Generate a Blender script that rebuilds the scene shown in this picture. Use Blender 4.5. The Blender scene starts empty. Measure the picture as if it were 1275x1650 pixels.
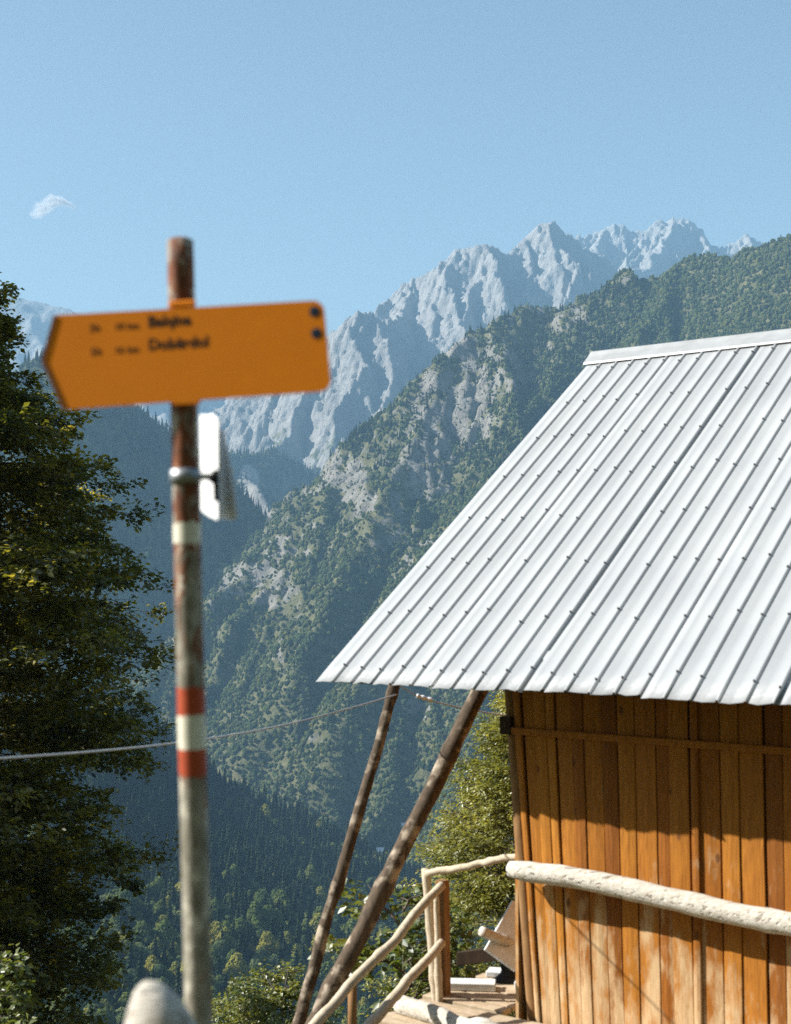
import bpy, bmesh, math, random
import numpy as np
from mathutils import Vector, Matrix

S = bpy.context.scene
COL = S.collection
R = math.radians
rng = np.random.default_rng(7)
random.seed(7)

# ------------------------------------------------------------------ camera
FPX = 2292.0                      # focal length in pixels of the 1275 x 1650 frame (50 mm)
EYE = np.array([0.0, 0.0, 1.65])
PITCH = math.atan((960 - 825) / FPX)
cd = bpy.data.cameras.new('camera')
cd.sensor_fit = 'VERTICAL'; cd.sensor_height = 36.0; cd.sensor_width = 36.0; cd.lens = 50.0
cd.clip_start = 0.1; cd.clip_end = 60000
cd.dof.use_dof = True; cd.dof.focus_distance = 40.0; cd.dof.aperture_fstop = 3.4; cd.dof.aperture_blades = 9
cam = bpy.data.objects.new('camera', cd); COL.objects.link(cam)
cam.location = EYE; cam.rotation_euler = (math.pi / 2 + PITCH, 0, 0)
S.camera = cam

# ------------------------------------------------------------------ sky and sun
SUN_EL, SUN_AZ = R(36), R(-86)    # azimuth clockwise from the view direction
W = bpy.data.worlds.new('World'); S.world = W; W.use_nodes = True
wn = W.node_tree; wn.nodes.clear()
sky = wn.nodes.new('ShaderNodeTexSky'); sky.sky_type = 'NISHITA'; sky.sun_disc = False
sky.sun_elevation = SUN_EL; sky.sun_rotation = SUN_AZ
sky.altitude = 1200; sky.air_density = 1.6; sky.dust_density = 2.4; sky.ozone_density = 1.0
bg = wn.nodes.new('ShaderNodeBackground'); bg.inputs['Strength'].default_value = 0.05
wo = wn.nodes.new('ShaderNodeOutputWorld')
wn.links.new(sky.outputs[0], bg.inputs[0]); wn.links.new(bg.outputs[0], wo.inputs[0])
sund = np.array([math.cos(SUN_EL) * math.sin(SUN_AZ), math.cos(SUN_EL) * math.cos(SUN_AZ), math.sin(SUN_EL)])
sl = bpy.data.lights.new('sun', 'SUN'); sl.energy = 5.0; sl.angle = R(0.53); sl.color = (1.0, 0.965, 0.92)
so = bpy.data.objects.new('sun', sl); COL.objects.link(so)
so.rotation_euler = Vector(sund).to_track_quat('Z', 'Y').to_euler()
so.location = (0, 0, 50)
S.view_settings.view_transform = 'Standard'; S.view_settings.look = 'None'
S.view_settings.exposure = 1.34; S.view_settings.gamma = 1.0
S.render.engine = 'CYCLES'
S.cycles.max_bounces = 4; S.cycles.transparent_max_bounces = 8; S.cycles.volume_bounces = 0; S.cycles.diffuse_bounces = 2
S.cycles.use_denoising = False      # the sampling grain stands in for the film grain of the photograph

# ------------------------------------------------------------------ helpers
CP, SP = math.cos(PITCH), math.sin(PITCH)
def P(px, py, Y):
    """world point seen at pixel (px, py) of the photo at horizontal forward distance Y (arrays allowed)"""
    px = np.asarray(px, float); py = np.asarray(py, float); Y = np.asarray(Y, float)
    a = (px - 637.5) / FPX; b = (825 - py) / FPX
    dy = CP - b * SP; dz = SP + b * CP
    k = Y / dy
    return np.stack([a * k + EYE[0] + 0 * Y, Y + EYE[1] + 0 * px, dz * k + EYE[2]], axis=-1)
def V(p): return Vector((float(p[0]), float(p[1]), float(p[2])))

_perm = np.random.default_rng(3).permutation(4096).astype(np.int64)
_g = np.random.default_rng(4).normal(size=(4096, 3)); _g /= np.linalg.norm(_g, axis=1)[:, None]
def noise3(p):
    p = np.asarray(p, float); i = np.floor(p).astype(np.int64); f = p - i
    u = f * f * f * (f * (f * 6 - 15) + 10)
    out = 0
    for dx in (0, 1):
        for dy in (0, 1):
            for dz in (0, 1):
                h = _perm[(_perm[(_perm[(i[..., 0] + dx) & 4095] + i[..., 1] + dy) & 4095] + i[..., 2] + dz) & 4095]
                d = f - np.array([dx, dy, dz])
                g = (_g[h] * d).sum(-1)
                w = (u[..., 0] if dx else 1 - u[..., 0]) * (u[..., 1] if dy else 1 - u[..., 1]) * (u[..., 2] if dz else 1 - u[..., 2])
                out = out + g * w
    return out * 1.6
def fbm(p, o=5, gain=0.5, lac=2.03, ridged=False):
    s, a, t = 0, 1.0, 0
    p = np.asarray(p, float).copy()
    for k in range(o):
        n = noise3(p + 17.3 * k)
        s = s + a * ((1 - 2 * np.abs(n)) if ridged else n); t += a
        a *= gain; p = p * lac
    return s / t
def sstep(a, b, x): t = np.clip((x - a) / (b - a), 0, 1); return t * t * (3 - 2 * t)

def link(o, parent=None):
    COL.objects.link(o)
    if parent is not None: o.parent = parent
    return o
def tag(o, label=None, cat=None, group=None, kind=None):
    if label: o['label'] = label
    if cat: o['category'] = cat
    if group: o['group'] = group
    if kind: o['kind'] = kind
    return o
def empty(name, loc, parent=None):
    o = bpy.data.objects.new(name, None); o.empty_display_size = 0.2
    o.location = (float(loc[0]), float(loc[1]), float(loc[2]))
    return link(o, parent)
def mesh_np(name, verts, faces, mat=None, smooth=False, attrs=None):
    """faces: (n,3) or (n,4) int array"""
    me = bpy.data.meshes.new(name)
    verts = np.asarray(verts, np.float32); faces = np.asarray(faces, np.int32)
    n, k = faces.shape
    me.vertices.add(len(verts)); me.vertices.foreach_set('co', verts.ravel())
    me.loops.add(n * k); me.loops.foreach_set('vertex_index', faces.ravel())
    me.polygons.add(n); me.polygons.foreach_set('loop_start', np.arange(0, n * k, k, dtype=np.int32))
    me.polygons.foreach_set('loop_total', np.full(n, k, np.int32))
    if smooth: me.polygons.foreach_set('use_smooth', np.ones(n, bool))
    for an, av in (attrs or {}).items():
        a = me.attributes.new(an, 'FLOAT', 'POINT'); a.data.foreach_set('value', np.asarray(av, np.float32).ravel())
    me.update(); me.validate()
    if mat: me.materials.append(mat)
    return me
def obj(name, me, parent=None):
    """mesh given in world coordinates, parent is an Empty / mesh object: keep world place"""
    o = bpy.data.objects.new(name, me); link(o)
    if parent is not None:
        o.parent = parent
        o.matrix_parent_inverse = world_of(parent).inverted()
    return o
def world_of(o):
    m = Matrix.LocRotScale(o.location, o.rotation_euler, o.scale)
    if o.parent is not None: m = world_of(o.parent) @ o.matrix_parent_inverse @ m
    return m
class MB:
    def __init__(s): s.v = []; s.f = []; s.n = 0
    def add(s, verts, faces):
        s.v.append(np.asarray(verts, float)); s.f += [tuple(i + s.n for i in f) for f in faces]; s.n += len(verts)
    def box(s, c, ax, ay, az, bev=0.0):
        """box at centre c with half-axis vectors; bev = chamfer of the 12 edges as fraction-free metres"""
        c, ax, ay, az = [np.asarray(q, float) for q in (c, ax, ay, az)]
        if bev <= 0:
            vs = [c + i * ax + j * ay + k * az for i in (-1, 1) for j in (-1, 1) for k in (-1, 1)]
            s.add(vs, [(0, 1, 3, 2), (4, 6, 7, 5), (0, 4, 5, 1), (2, 3, 7, 6), (0, 2, 6, 4), (1, 5, 7, 3)]); return
        L = [np.linalg.norm(q) for q in (ax, ay, az)]
        e = [max(0.0, 1 - bev / l) for l in L]
        vs = []; idx = {}
        for i in (-1, 1):
            for j in (-1, 1):
                for k in (-1, 1):
                    for d in range(3):
                        m = [i * e[0], j * e[1], k * e[2]]; m[d] = (i, j, k)[d]
                        idx[(i, j, k, d)] = len(vs); vs.append(c + m[0] * ax + m[1] * ay + m[2] * az)
        fs = []
        for d in range(3):
            o1, o2 = [q for q in range(3) if q != d]
            for sg in (-1, 1):
                q = []
                for (p1, p2) in ((-1, -1), (1, -1), (1, 1), (-1, 1)):
                    t = [0, 0, 0]; t[d] = sg; t[o1] = p1; t[o2] = p2; q.append(idx[(*t, d)])
                fs.append(tuple(q))
        for d in range(3):
            o1, o2 = [q for q in range(3) if q != d]
            for p1 in (-1, 1):
                for p2 in (-1, 1):
                    t0 = [0, 0, 0]; t0[o1] = p1; t0[o2] = p2
                    a0 = list(t0); a0[d] = -1; a1 = list(t0); a1[d] = 1
                    fs.append((idx[(*a0, o1)], idx[(*a1, o1)], idx[(*a1, o2)], idx[(*a0, o2)]))
        for i in (-1, 1):
            for j in (-1, 1):
                for k in (-1, 1): fs.append(tuple(idx[(i, j, k, d)] for d in range(3)))
        s.add(vs, fs)
    def tube(s, pts, rad, seg=8, cap=True, rough=0.0, squash=None):
        pts = np.asarray(pts, float); n = len(pts); rad = np.broadcast_to(rad, (n,))
        t = np.gradient(pts, axis=0); t /= np.linalg.norm(t, axis=1)[:, None]
        ref = np.array([0.0, 0, 1]) if abs(t[0][2]) < 0.9 else np.array([1.0, 0, 0])
        a = np.cross(t, ref); a /= np.linalg.norm(a, axis=1)[:, None]; b = np.cross(a, t)
        ang = np.linspace(0, 2 * math.pi, seg, endpoint=False)
        r = rad[:, None] * (1 + (rough * rng.normal(size=(n, seg)) if rough else 0))
        vs = pts[:, None, :] + (np.cos(ang)[None, :, None] * a[:, None, :] + np.sin(ang)[None, :, None] * b[:, None, :]) * r[:, :, None]
        fs = [(i * seg + j, i * seg + (j + 1) % seg, (i + 1) * seg + (j + 1) % seg, (i + 1) * seg + j) for i in range(n - 1) for j in range(seg)]
        if cap: fs += [tuple(range(seg))[::-1], tuple((n - 1) * seg + j for j in range(seg))]
        s.add(vs.reshape(-1, 3), fs)
    def build(s, name, mat, parent=None, smooth=False, recalc=True):
        me = bpy.data.meshes.new(name)
        me.from_pydata([tuple(q) for q in np.concatenate(s.v)], [], s.f); me.update()
        if recalc:
            b = bmesh.new(); b.from_mesh(me); bmesh.ops.recalc_face_normals(b, faces=b.faces); b.to_mesh(me); b.free()
        me.materials.append(mat)
        if smooth:
            for p in me.polygons: p.use_smooth = True
        return obj(name, me, parent)

# ------------------------------------------------------------------ materials
MATS = {}
class NT:
    def __init__(s, name):
        m = bpy.data.materials.new(name); m.use_nodes = True; s.m = m; s.t = m.node_tree; s.t.nodes.clear(); MATS[name] = m
        s.out = s.t.nodes.new('ShaderNodeOutputMaterial')
    def n(s, typ, **kw):
        nd = s.t.nodes.new('ShaderNode' + typ)
        for k, v in kw.items():
            if k in nd.inputs: s.set(nd.inputs[k], v)
            else: setattr(nd, k, v)
        return nd
    def set(s, inp, v):
        if hasattr(v, 'is_linked') or hasattr(v, 'links'): s.t.links.new(v, inp)
        elif isinstance(v, tuple) and len(v) == 3 and inp.type == 'RGBA': inp.default_value = (*v, 1)
        else: inp.default_value = v
    def coord(s, kind='Object', scale=(1, 1, 1), rot=(0, 0, 0)):
        if kind == 'Position': src = s.n('NewGeometry').outputs['Position']
        else: src = s.n('TexCoord').outputs[kind]
        mp = s.n('Mapping'); s.set(mp.inputs['Vector'], src); mp.inputs['Scale'].default_value = scale; mp.inputs['Rotation'].default_value = rot
        return mp.outputs[0]
    def noise(s, vec, scale, detail=4, rough=0.55, dist=0.0):
        nd = s.n('TexNoise'); s.set(nd.inputs['Vector'], vec); nd.inputs['Scale'].default_value = scale
        nd.inputs['Detail'].default_value = detail; nd.inputs['Roughness'].default_value = rough; nd.inputs['Distortion'].default_value = dist
        return nd.outputs['Fac']
    def ramp(s, fac, stops, interp='LINEAR'):
        nd = s.n('ValToRGB'); s.set(nd.inputs[0], fac); cr = nd.color_ramp; cr.interpolation = interp
        while len(cr.elements) < len(stops): cr.elements.new(0.5)
        for e, (p, c) in zip(cr.elements, stops): e.position = p; e.color = (*c, 1) if len(c) == 3 else c
        return nd.outputs[0]
    def val(s, fac, a, b, lo=0.0, hi=1.0):
        nd = s.n('MapRange'); s.set(nd.inputs[0], fac)
        for k, v in zip((1, 2, 3, 4), (a, b, lo, hi)): nd.inputs[k].default_value = v
        return nd.outputs[0]
    def mix(s, fac, a, b, mode='MIX'):
        nd = s.n('Mix', data_type='RGBA', blend_type=mode)
        s.set(nd.inputs[0], fac); s.set(nd.inputs[6], a); s.set(nd.inputs[7], b); return nd.outputs[2]
    def math(s, op, a, b=0.5):
        nd = s.n('Math', operation=op); s.set(nd.inputs[0], a); s.set(nd.inputs[1], b); return nd.outputs[0]
    def attr(s, name): return s.n('Attribute', attribute_name=name).outputs['Fac']
    def bump(s, h, strength=0.3, dist=0.01):
        nd = s.n('Bump'); s.set(nd.inputs['Height'], h); nd.inputs['Strength'].default_value = strength; nd.inputs['Distance'].default_value = dist
        return nd.outputs[0]
    def bsdf(s, col, rough=0.8, metal=0.0, normal=None, spec=0.3):
        b = s.n('BsdfPrincipled'); s.set(b.inputs['Base Color'], col); s.set(b.inputs['Roughness'], rough)
        s.set(b.inputs['Metallic'], metal); b.inputs['Specular IOR Level'].default_value = spec
        if normal is not None: s.set(b.inputs['Normal'], normal)
        s.t.links.new(b.outputs[0], s.out.inputs[0]); return b

def mat_rock_veg(name, rock_a, rock_b, veg_a, veg_b, vs, bump=1.0, fine=1.0):
    """mountain cover: 'veg' vertex attribute decides rock or scrub, noise breaks the border"""
    t = NT(name); p = t.coord('Position')
    n1 = t.noise(p, vs, 8, 0.62); n2 = t.noise(p, vs * 6, 6, 0.65)
    pv = t.coord('Position', (1, 1, 0.28)); nv = t.noise(pv, vs * 4, 7, 0.65, 0.3)
    nf = t.noise(t.coord('Position', (1, 1, 0.4)), vs * 15, 6, 0.7, 0.2)
    rock = t.mix(t.val(t.math('ADD', t.math('MULTIPLY', nv, 0.55), t.math('MULTIPLY', nf, 0.45)), 0.38, 0.62), rock_a, rock_b)
    rock = t.mix(t.val(nf, 0.52, 0.66, 0, 0.5), rock, tuple(q * 0.38 for q in rock_a))
    rock = t.mix(t.val(n2, 0.48, 0.75, 0, 0.35), rock, (0.10, 0.10, 0.09))
    veg = t.mix(t.val(n2, 0.35, 0.65), veg_a, veg_b)
    f = t.math('ADD', t.attr('veg'), t.math('MULTIPLY', t.math('SUBTRACT', t.math('ADD', n1, n2), 1.0), 1.1))
    col = t.mix(t.val(f, 0.42, 0.58), rock, veg)
    h = t.math('ADD', t.math('ADD', nv, t.math('MULTIPLY', n2, 0.6)), t.math('MULTIPLY', nf, 0.7))
    t.bsdf(col, 0.95, 0, t.bump(h, 0.9, bump), 0.1)
    return t.m
M_FAR = mat_rock_veg('limestone_far', (0.17, 0.163, 0.15), (0.31, 0.30, 0.275), (0.07, 0.085, 0.045), (0.13, 0.13, 0.07), 1 / 260, 14)
M_MID = mat_rock_veg('mountain_rock_grass', (0.15, 0.14, 0.118), (0.285, 0.268, 0.23), (0.06, 0.068, 0.03), (0.15, 0.14, 0.065), 1 / 90, 6)
M_SHADE = mat_rock_veg('mountain_forest_rock', (0.2, 0.19, 0.17), (0.33, 0.31, 0.27), (0.04, 0.055, 0.025), (0.075, 0.085, 0.035), 1 / 140, 6)
def mat_ground():
    t = NT('grass_earth'); p = t.coord('Position'); n = t.noise(p, 0.6, 8, 0.65); n2 = t.noise(p, 7, 6, 0.6)
    c = t.mix(t.val(n, 0.35, 0.65), (0.035, 0.045, 0.015), (0.075, 0.072, 0.03)); c = t.mix(t.val(n2, 0.55, 0.75), c, (0.10, 0.075, 0.045))
    t.bsdf(c, 0.95, 0, t.bump(n2, 0.8, 0.08), 0.1); return t.m
M_GROUND = mat_ground()
def mat_forest(name, a, b, c, sc=0.35):
    t = NT(name); r = t.n('ObjectInfo').outputs['Random']
    p = t.coord('Object'); n = t.noise(p, sc, 5, 0.7)
    col = t.ramp(r, [(0.0, a), (0.55, b), (1.0, c)]); col = t.mix(t.val(n, 0.35, 0.68), t.mix(1.0, col, (0.65, 0.7, 0.65), 'MULTIPLY'), col)
    d = t.n('BsdfDiffuse'); t.set(d.inputs[0], col); tr = t.n('BsdfTranslucent'); t.set(tr.inputs[0], col)
    m = t.n('MixShader'); m.inputs[0].default_value = 0.3; t.set(m.inputs[1], d.outputs[0]); t.set(m.inputs[2], tr.outputs[0])
    t.t.links.new(m.outputs[0], t.out.inputs[0]); return t.m
M_BROAD = mat_forest('beech_forest', (0.10, 0.135, 0.06), (0.17, 0.21, 0.085), (0.27, 0.28, 0.11))
M_CONIF = mat_forest('spruce_forest', (0.035, 0.058, 0.03), (0.055, 0.085, 0.04), (0.085, 0.11, 0.05))
M_BROAD_Y = mat_forest('autumn_beech_forest', (0.10, 0.14, 0.045), (0.17, 0.20, 0.05), (0.34, 0.30, 0.06))
def mat_leaf(name, stops, trans=0.45):
    t = NT(name)
    col = t.ramp(t.attr('tint'), stops)
    d = t.n('BsdfDiffuse'); t.set(d.inputs[0], col)
    tr = t.n('BsdfTranslucent'); t.set(tr.inputs[0], t.mix(1.0, col, (1.25, 1.15, 0.6), 'MULTIPLY'))
    g = t.n('BsdfGlossy'); g.inputs[1].default_value = 0.45
    m1 = t.n('MixShader'); m1.inputs[0].default_value = trans; t.set(m1.inputs[1], d.outputs[0]); t.set(m1.inputs[2], tr.outputs[0])
    m2 = t.n('MixShader'); m2.inputs[0].default_value = 0.06; t.set(m2.inputs[1], m1.outputs[0]); t.set(m2.inputs[2], g.outputs[0])
    t.t.links.new(m2.outputs[0], t.out.inputs[0]); return t.m
M_LEAF = mat_leaf('beech_leaf', [(0, (0.06, 0.075, 0.016)), (0.5, (0.16, 0.165, 0.028)), (0.8, (0.31, 0.28, 0.04)), (1, (0.44, 0.36, 0.055))], 0.55)
M_LEAF_Y = mat_leaf('yellowing_leaf', [(0, (0.12, 0.14, 0.035)), (0.5, (0.24, 0.255, 0.055)), (1, (0.40, 0.38, 0.09))], 0.5)
M_LEAF_G = mat_leaf('bright_leaf', [(0, (0.06, 0.09, 0.02)), (0.5, (0.12, 0.16, 0.03)), (1, (0.26, 0.26, 0.05))], 0.45)
def mat_bark():
    t = NT('bark'); p = t.coord('Position', (1, 1, 0.25)); n = t.noise(p, 25, 6, 0.65)
    t.bsdf(t.mix(t.val(n, 0.35, 0.65), (0.06, 0.05, 0.04), (0.19, 0.16, 0.125)), 0.95, 0, t.bump(n, 0.7, 0.02), 0.1); return t.m
M_BARK = mat_bark()
def mat_board():
    t = NT('stained_board'); r = t.n('ObjectInfo').outputs['Random']
    off = t.n('CombineXYZ'); t.set(off.inputs[0], t.math('MULTIPLY', r, 37.0)); t.set(off.inputs[2], t.math('MULTIPLY', r, 11.0))
    add = t.n('VectorMath', operation='ADD'); t.set(add.inputs[0], t.n('NewGeometry').outputs['Position']); t.set(add.inputs[1], off.outputs[0])
    mp = t.n('Mapping'); t.set(mp.inputs[0], add.outputs[0]); mp.inputs['Scale'].default_value = (1, 1, 0.09)
    grain = t.noise(mp.outputs[0], 60, 6, 0.65, 0.6)
    mp2 = t.n('Mapping'); t.set(mp2.inputs[0], add.outputs[0]); mp2.inputs['Scale'].default_value = (1, 1, 0.35)
    blot = t.noise(mp2.outputs[0], 6.5, 6, 0.62)
    stain = t.ramp(r, [(0, (0.24, 0.078, 0.008)), (0.35, (0.37, 0.132, 0.012)), (0.7, (0.50, 0.205, 0.022)), (1, (0.32, 0.105, 0.011))])
    stain = t.mix(t.val(grain, 0.35, 0.7, 0, 0.75), stain, t.mix(1.0, stain, (0.45, 0.38, 0.32), 'MULTIPLY'))
    z = t.n('SeparateXYZ'); t.set(z.inputs[0], t.n('NewGeometry').outputs['Position'])
    low = t.val(z.outputs[2], -0.95, 0.15, 0.13, -0.16)          # boards worn pale by splash towards the deck
    worn = t.val(t.math('ADD', t.math('ADD', blot, low), t.math('MULTIPLY', t.math('SUBTRACT', grain, 0.5), 0.35)), 0.5, 0.66)
    col = t.mix(worn, stain, t.mix(t.val(grain, 0.3, 0.7), (0.62, 0.44, 0.25), (0.42, 0.26, 0.12)))
    vor = t.n('TexVoronoi'); mp3 = t.n('Mapping'); t.set(mp3.inputs[0], add.outputs[0]); mp3.inputs['Scale'].default_value = (1, 1, 0.55); t.set(vor.inputs['Vector'], mp3.outputs[0]); vor.inputs['Scale'].default_value = 4.2
    col = t.mix(t.val(vor.outputs['Distance'], 0.05, 0.09, 0.8, 0), col, (0.10, 0.035, 0.010))
    t.bsdf(col, 0.75, 0, t.bump(grain, 0.5, 0.006), 0.25); return t.m
M_BOARD = mat_board()
def mat_pale(name, a, b, sc=20, stretch=(1, 1, 1), rough=0.85, dark=None):
    t = NT(name); p = t.coord('Position', stretch); n = t.noise(p, sc, 7, 0.65, 0.4); n2 = t.noise(t.coord('Position'), sc * 0.25, 4)
    c = t.mix(t.val(n, 0.32, 0.7), a, b)
    if dark: c = t.mix(t.val(n2, 0.52, 0.66), c, dark)
    t.bsdf(c, rough, 0, t.bump(n, 0.5, 0.006), 0.2); return t.m
def mat_log():
    t = NT('bleached_log'); p = t.coord('Position', (0.10, 1, 1), (0, 0, R(36.9))); n = t.noise(p, 55, 6, 0.65, 0.3); n2 = t.noise(t.coord('Position', (0.35, 1, 1), (0, 0, R(36.9))), 9, 5, 0.6)
    c = t.mix(t.val(n, 0.35, 0.68), (0.62, 0.585, 0.51), (0.40, 0.35, 0.27)); c = t.mix(t.val(n2, 0.60, 0.72, 0, 0.5), c, (0.36, 0.26, 0.17))
    cr = t.noise(t.coord('Position', (0.035, 1, 1), (0, 0, R(36.9))), 38, 3, 0.5); c = t.mix(t.val(cr, 0.63, 0.69, 0, 0.7), c, (0.14, 0.09, 0.06))
    v = t.n('TexVoronoi'); t.set(v.inputs['Vector'], t.coord('Position')); v.inputs['Scale'].default_value = 5.5
    c = t.mix(t.val(v.outputs['Distance'], 0.03, 0.075, 0.8, 0), c, (0.20, 0.12, 0.07))
    t.bsdf(c, 0.85, 0, t.bump(t.math('SUBTRACT', n, t.math('MULTIPLY', t.val(cr, 0.58, 0.66), 1.2)), 0.6, 0.008), 0.2); return t.m
M_LOG = mat_log()
M_STICK = mat_pale('weathered_stick', (0.62, 0.53, 0.40), (0.42, 0.33, 0.22), 35)
M_POSTWOOD = mat_pale('brown_post', (0.30, 0.17, 0.07), (0.18, 0.09, 0.035), 25, (1, 1, 0.2))
M_PROP = mat_pale('barky_pole', (0.055, 0.042, 0.03), (0.14, 0.10, 0.066), 26, (1, 1, 0.4), 0.9, (0.40, 0.33, 0.245))
M_DARK = mat_pale('dark_timber', (0.035, 0.022, 0.014), (0.06, 0.036, 0.02), 20, (1, 1, 0.3))
M_DECK = mat_pale('deck_plank', (0.50, 0.40, 0.28), (0.34, 0.25, 0.15), 18, (1, 1, 1))
M_WHITEPLANK = mat_pale('white_plank', (0.72, 0.73, 0.72), (0.55, 0.55, 0.52), 14)
M_BLACK = mat_pale('black_iron', (0.012, 0.012, 0.012), (0.025, 0.022, 0.02), 30)
def mat_roof():
    t = NT('galvanised_sheet'); p = t.coord('Position'); n = t.noise(p, 1.6, 6, 0.6); n2 = t.noise(p, 45, 4, 0.6); r = t.n('ObjectInfo').outputs['Random']
    c = t.mix(t.val(n, 0.35, 0.68), (0.295, 0.31, 0.315), (0.345, 0.36, 0.36)); c = t.mix(t.val(n2, 0.55, 0.8, 0, 0.25), c, (0.25, 0.26, 0.255))
    st = t.noise(t.coord('Object', (9, 0.45, 1)), 1.0, 6, 0.65); c = t.mix(t.val(st, 0.52, 0.72, 0, 0.35), c, (0.24, 0.24, 0.225))
    ru = t.noise(t.coord('Object', (3, 1.2, 1)), 3.0, 6, 0.7); c = t.mix(t.val(ru, 0.68, 0.76, 0, 0.35), c, (0.23, 0.17, 0.11))
    c = t.mix(t.val(r, 0, 1, 0, 0.2), c, (0.29, 0.30, 0.31))
    t.bsdf(c, t.val(n2, 0.3, 0.7, 0.55, 0.75), 0.1, t.bump(n, 0.12, 0.02), 0.3); return t.m
M_ROOF = mat_roof()
def mat_plain(name, c, rough=0.6, metal=0.0, var=0.25, sc=12):
    t = NT(name); n = t.noise(t.coord('Position'), sc, 5, 0.6)
    t.bsdf(t.mix(t.val(n, 0.3, 0.7, 0, var), c, tuple(q * 0.45 for q in c)), rough, metal, t.bump(n, 0.1, 0.003), 0.35); return t.m
M_SCREW = mat_plain('dark_screw', (0.11, 0.105, 0.10), 0.6, 0.5)
M_CAP = mat_plain('ridge_metal', (0.48, 0.49, 0.48), 0.5, 0.4, 0.4, 6)
M_ORANGE = mat_plain('orange_enamel', (0.95, 0.27, 0.001), 0.9, 0, 0.10, 9)
M_INK = mat_plain('dark_lettering', (0.02, 0.01, 0.005), 0.8)
M_BLUE = mat_plain('blue_rivet', (0.012, 0.03, 0.06), 0.5)
M_STEEL = mat_plain('clamp_steel', (0.42, 0.44, 0.45), 0.45, 0.6, 0.5)
M_WPLATE = mat_plain('white_plate', (0.82, 0.82, 0.80), 0.5, 0, 0.1)
M_REDP = mat_plain('red_paint', (0.48, 0.075, 0.02), 0.6, 0, 0.5, 60)
M_WHITEP = mat_plain('white_paint', (0.80, 0.75, 0.58), 0.6, 0, 0.35, 60)
M_WIRE = mat_plain('cable', (0.55, 0.56, 0.56), 0.5, 0.3)
M_PORC = mat_plain('white_porcelain', (0.8, 0.8, 0.78), 0.3)
def mat_rust():
    t = NT('rusty_pipe'); p = t.coord('Position', (1, 1, 0.45)); n = t.noise(p, 30, 7, 0.7, 0.4); n2 = t.noise(t.coord('Position', (1, 1, 0.6)), 28, 5, 0.6)
    z = t.n('SeparateXYZ'); t.set(z.inputs[0], t.n('NewGeometry').outputs['Position'])
    up = t.val(z.outputs[2], 1.15, 1.7, -0.12, 0.03)            # paint survives lower down, rust has taken the top
    f = t.math('ADD', n, up)
    base = t.mix(t.val(n2, 0.35, 0.65), (0.19, 0.17, 0.12), (0.40, 0.37, 0.29))
    rust = t.mix(t.val(n2, 0.3, 0.7), (0.05, 0.018, 0.009), (0.32, 0.10, 0.03))
    c = t.mix(t.val(f, 0.46, 0.54), base, rust)
    c = t.mix(t.val(t.math('SUBTRACT', n2, t.math('MULTIPLY', n, 0.4)), 0.38, 0.45, 0, 0.85), c, (0.62, 0.57, 0.45))
    t.bsdf(c, 0.7, 0.1, t.bump(n, 0.5, 0.004), 0.3); return t.m
M_RUST = mat_rust()

# ------------------------------------------------------------------ terrain sheets
def poly_resample(pts, us):
    pts = np.asarray(pts, float)
    s = (pts[:, 0] - pts[0, 0]) / (pts[-1, 0] - pts[0, 0])
    return np.stack([np.interp(us, s, pts[:, k]) for k in range(pts.shape[1])], -1)
def seg_dist(px, py, line):
    """signed pixel distance to a polyline (+ on its right side), and position along it 0..1"""
    best = np.full(px.shape, 1e9); sg = np.ones(px.shape); al = np.zeros(px.shape)
    line = np.asarray(line, float); L = np.r_[0, np.cumsum(np.linalg.norm(np.diff(line, axis=0), axis=1))]
    for i in range(len(line) - 1):
        a, b = line[i], line[i + 1]; d = b - a; l2 = (d * d).sum()
        t = np.clip(((px - a[0]) * d[0] + (py - a[1]) * d[1]) / l2, 0, 1)
        qx, qy = px - (a[0] + t * d[0]), py - (a[1] + t * d[1])
        q = np.hypot(qx, qy); m = q < best
        cr = d[0] * qy - d[1] * qx
        best = np.where(m, q, best); sg = np.where(m, np.where(cr > 0, -1, 1), sg)
        al = np.where(m, (L[i] + t * math.sqrt(l2)) / L[-1], al)
    return best * sg, al
class Sheet: pass
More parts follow.
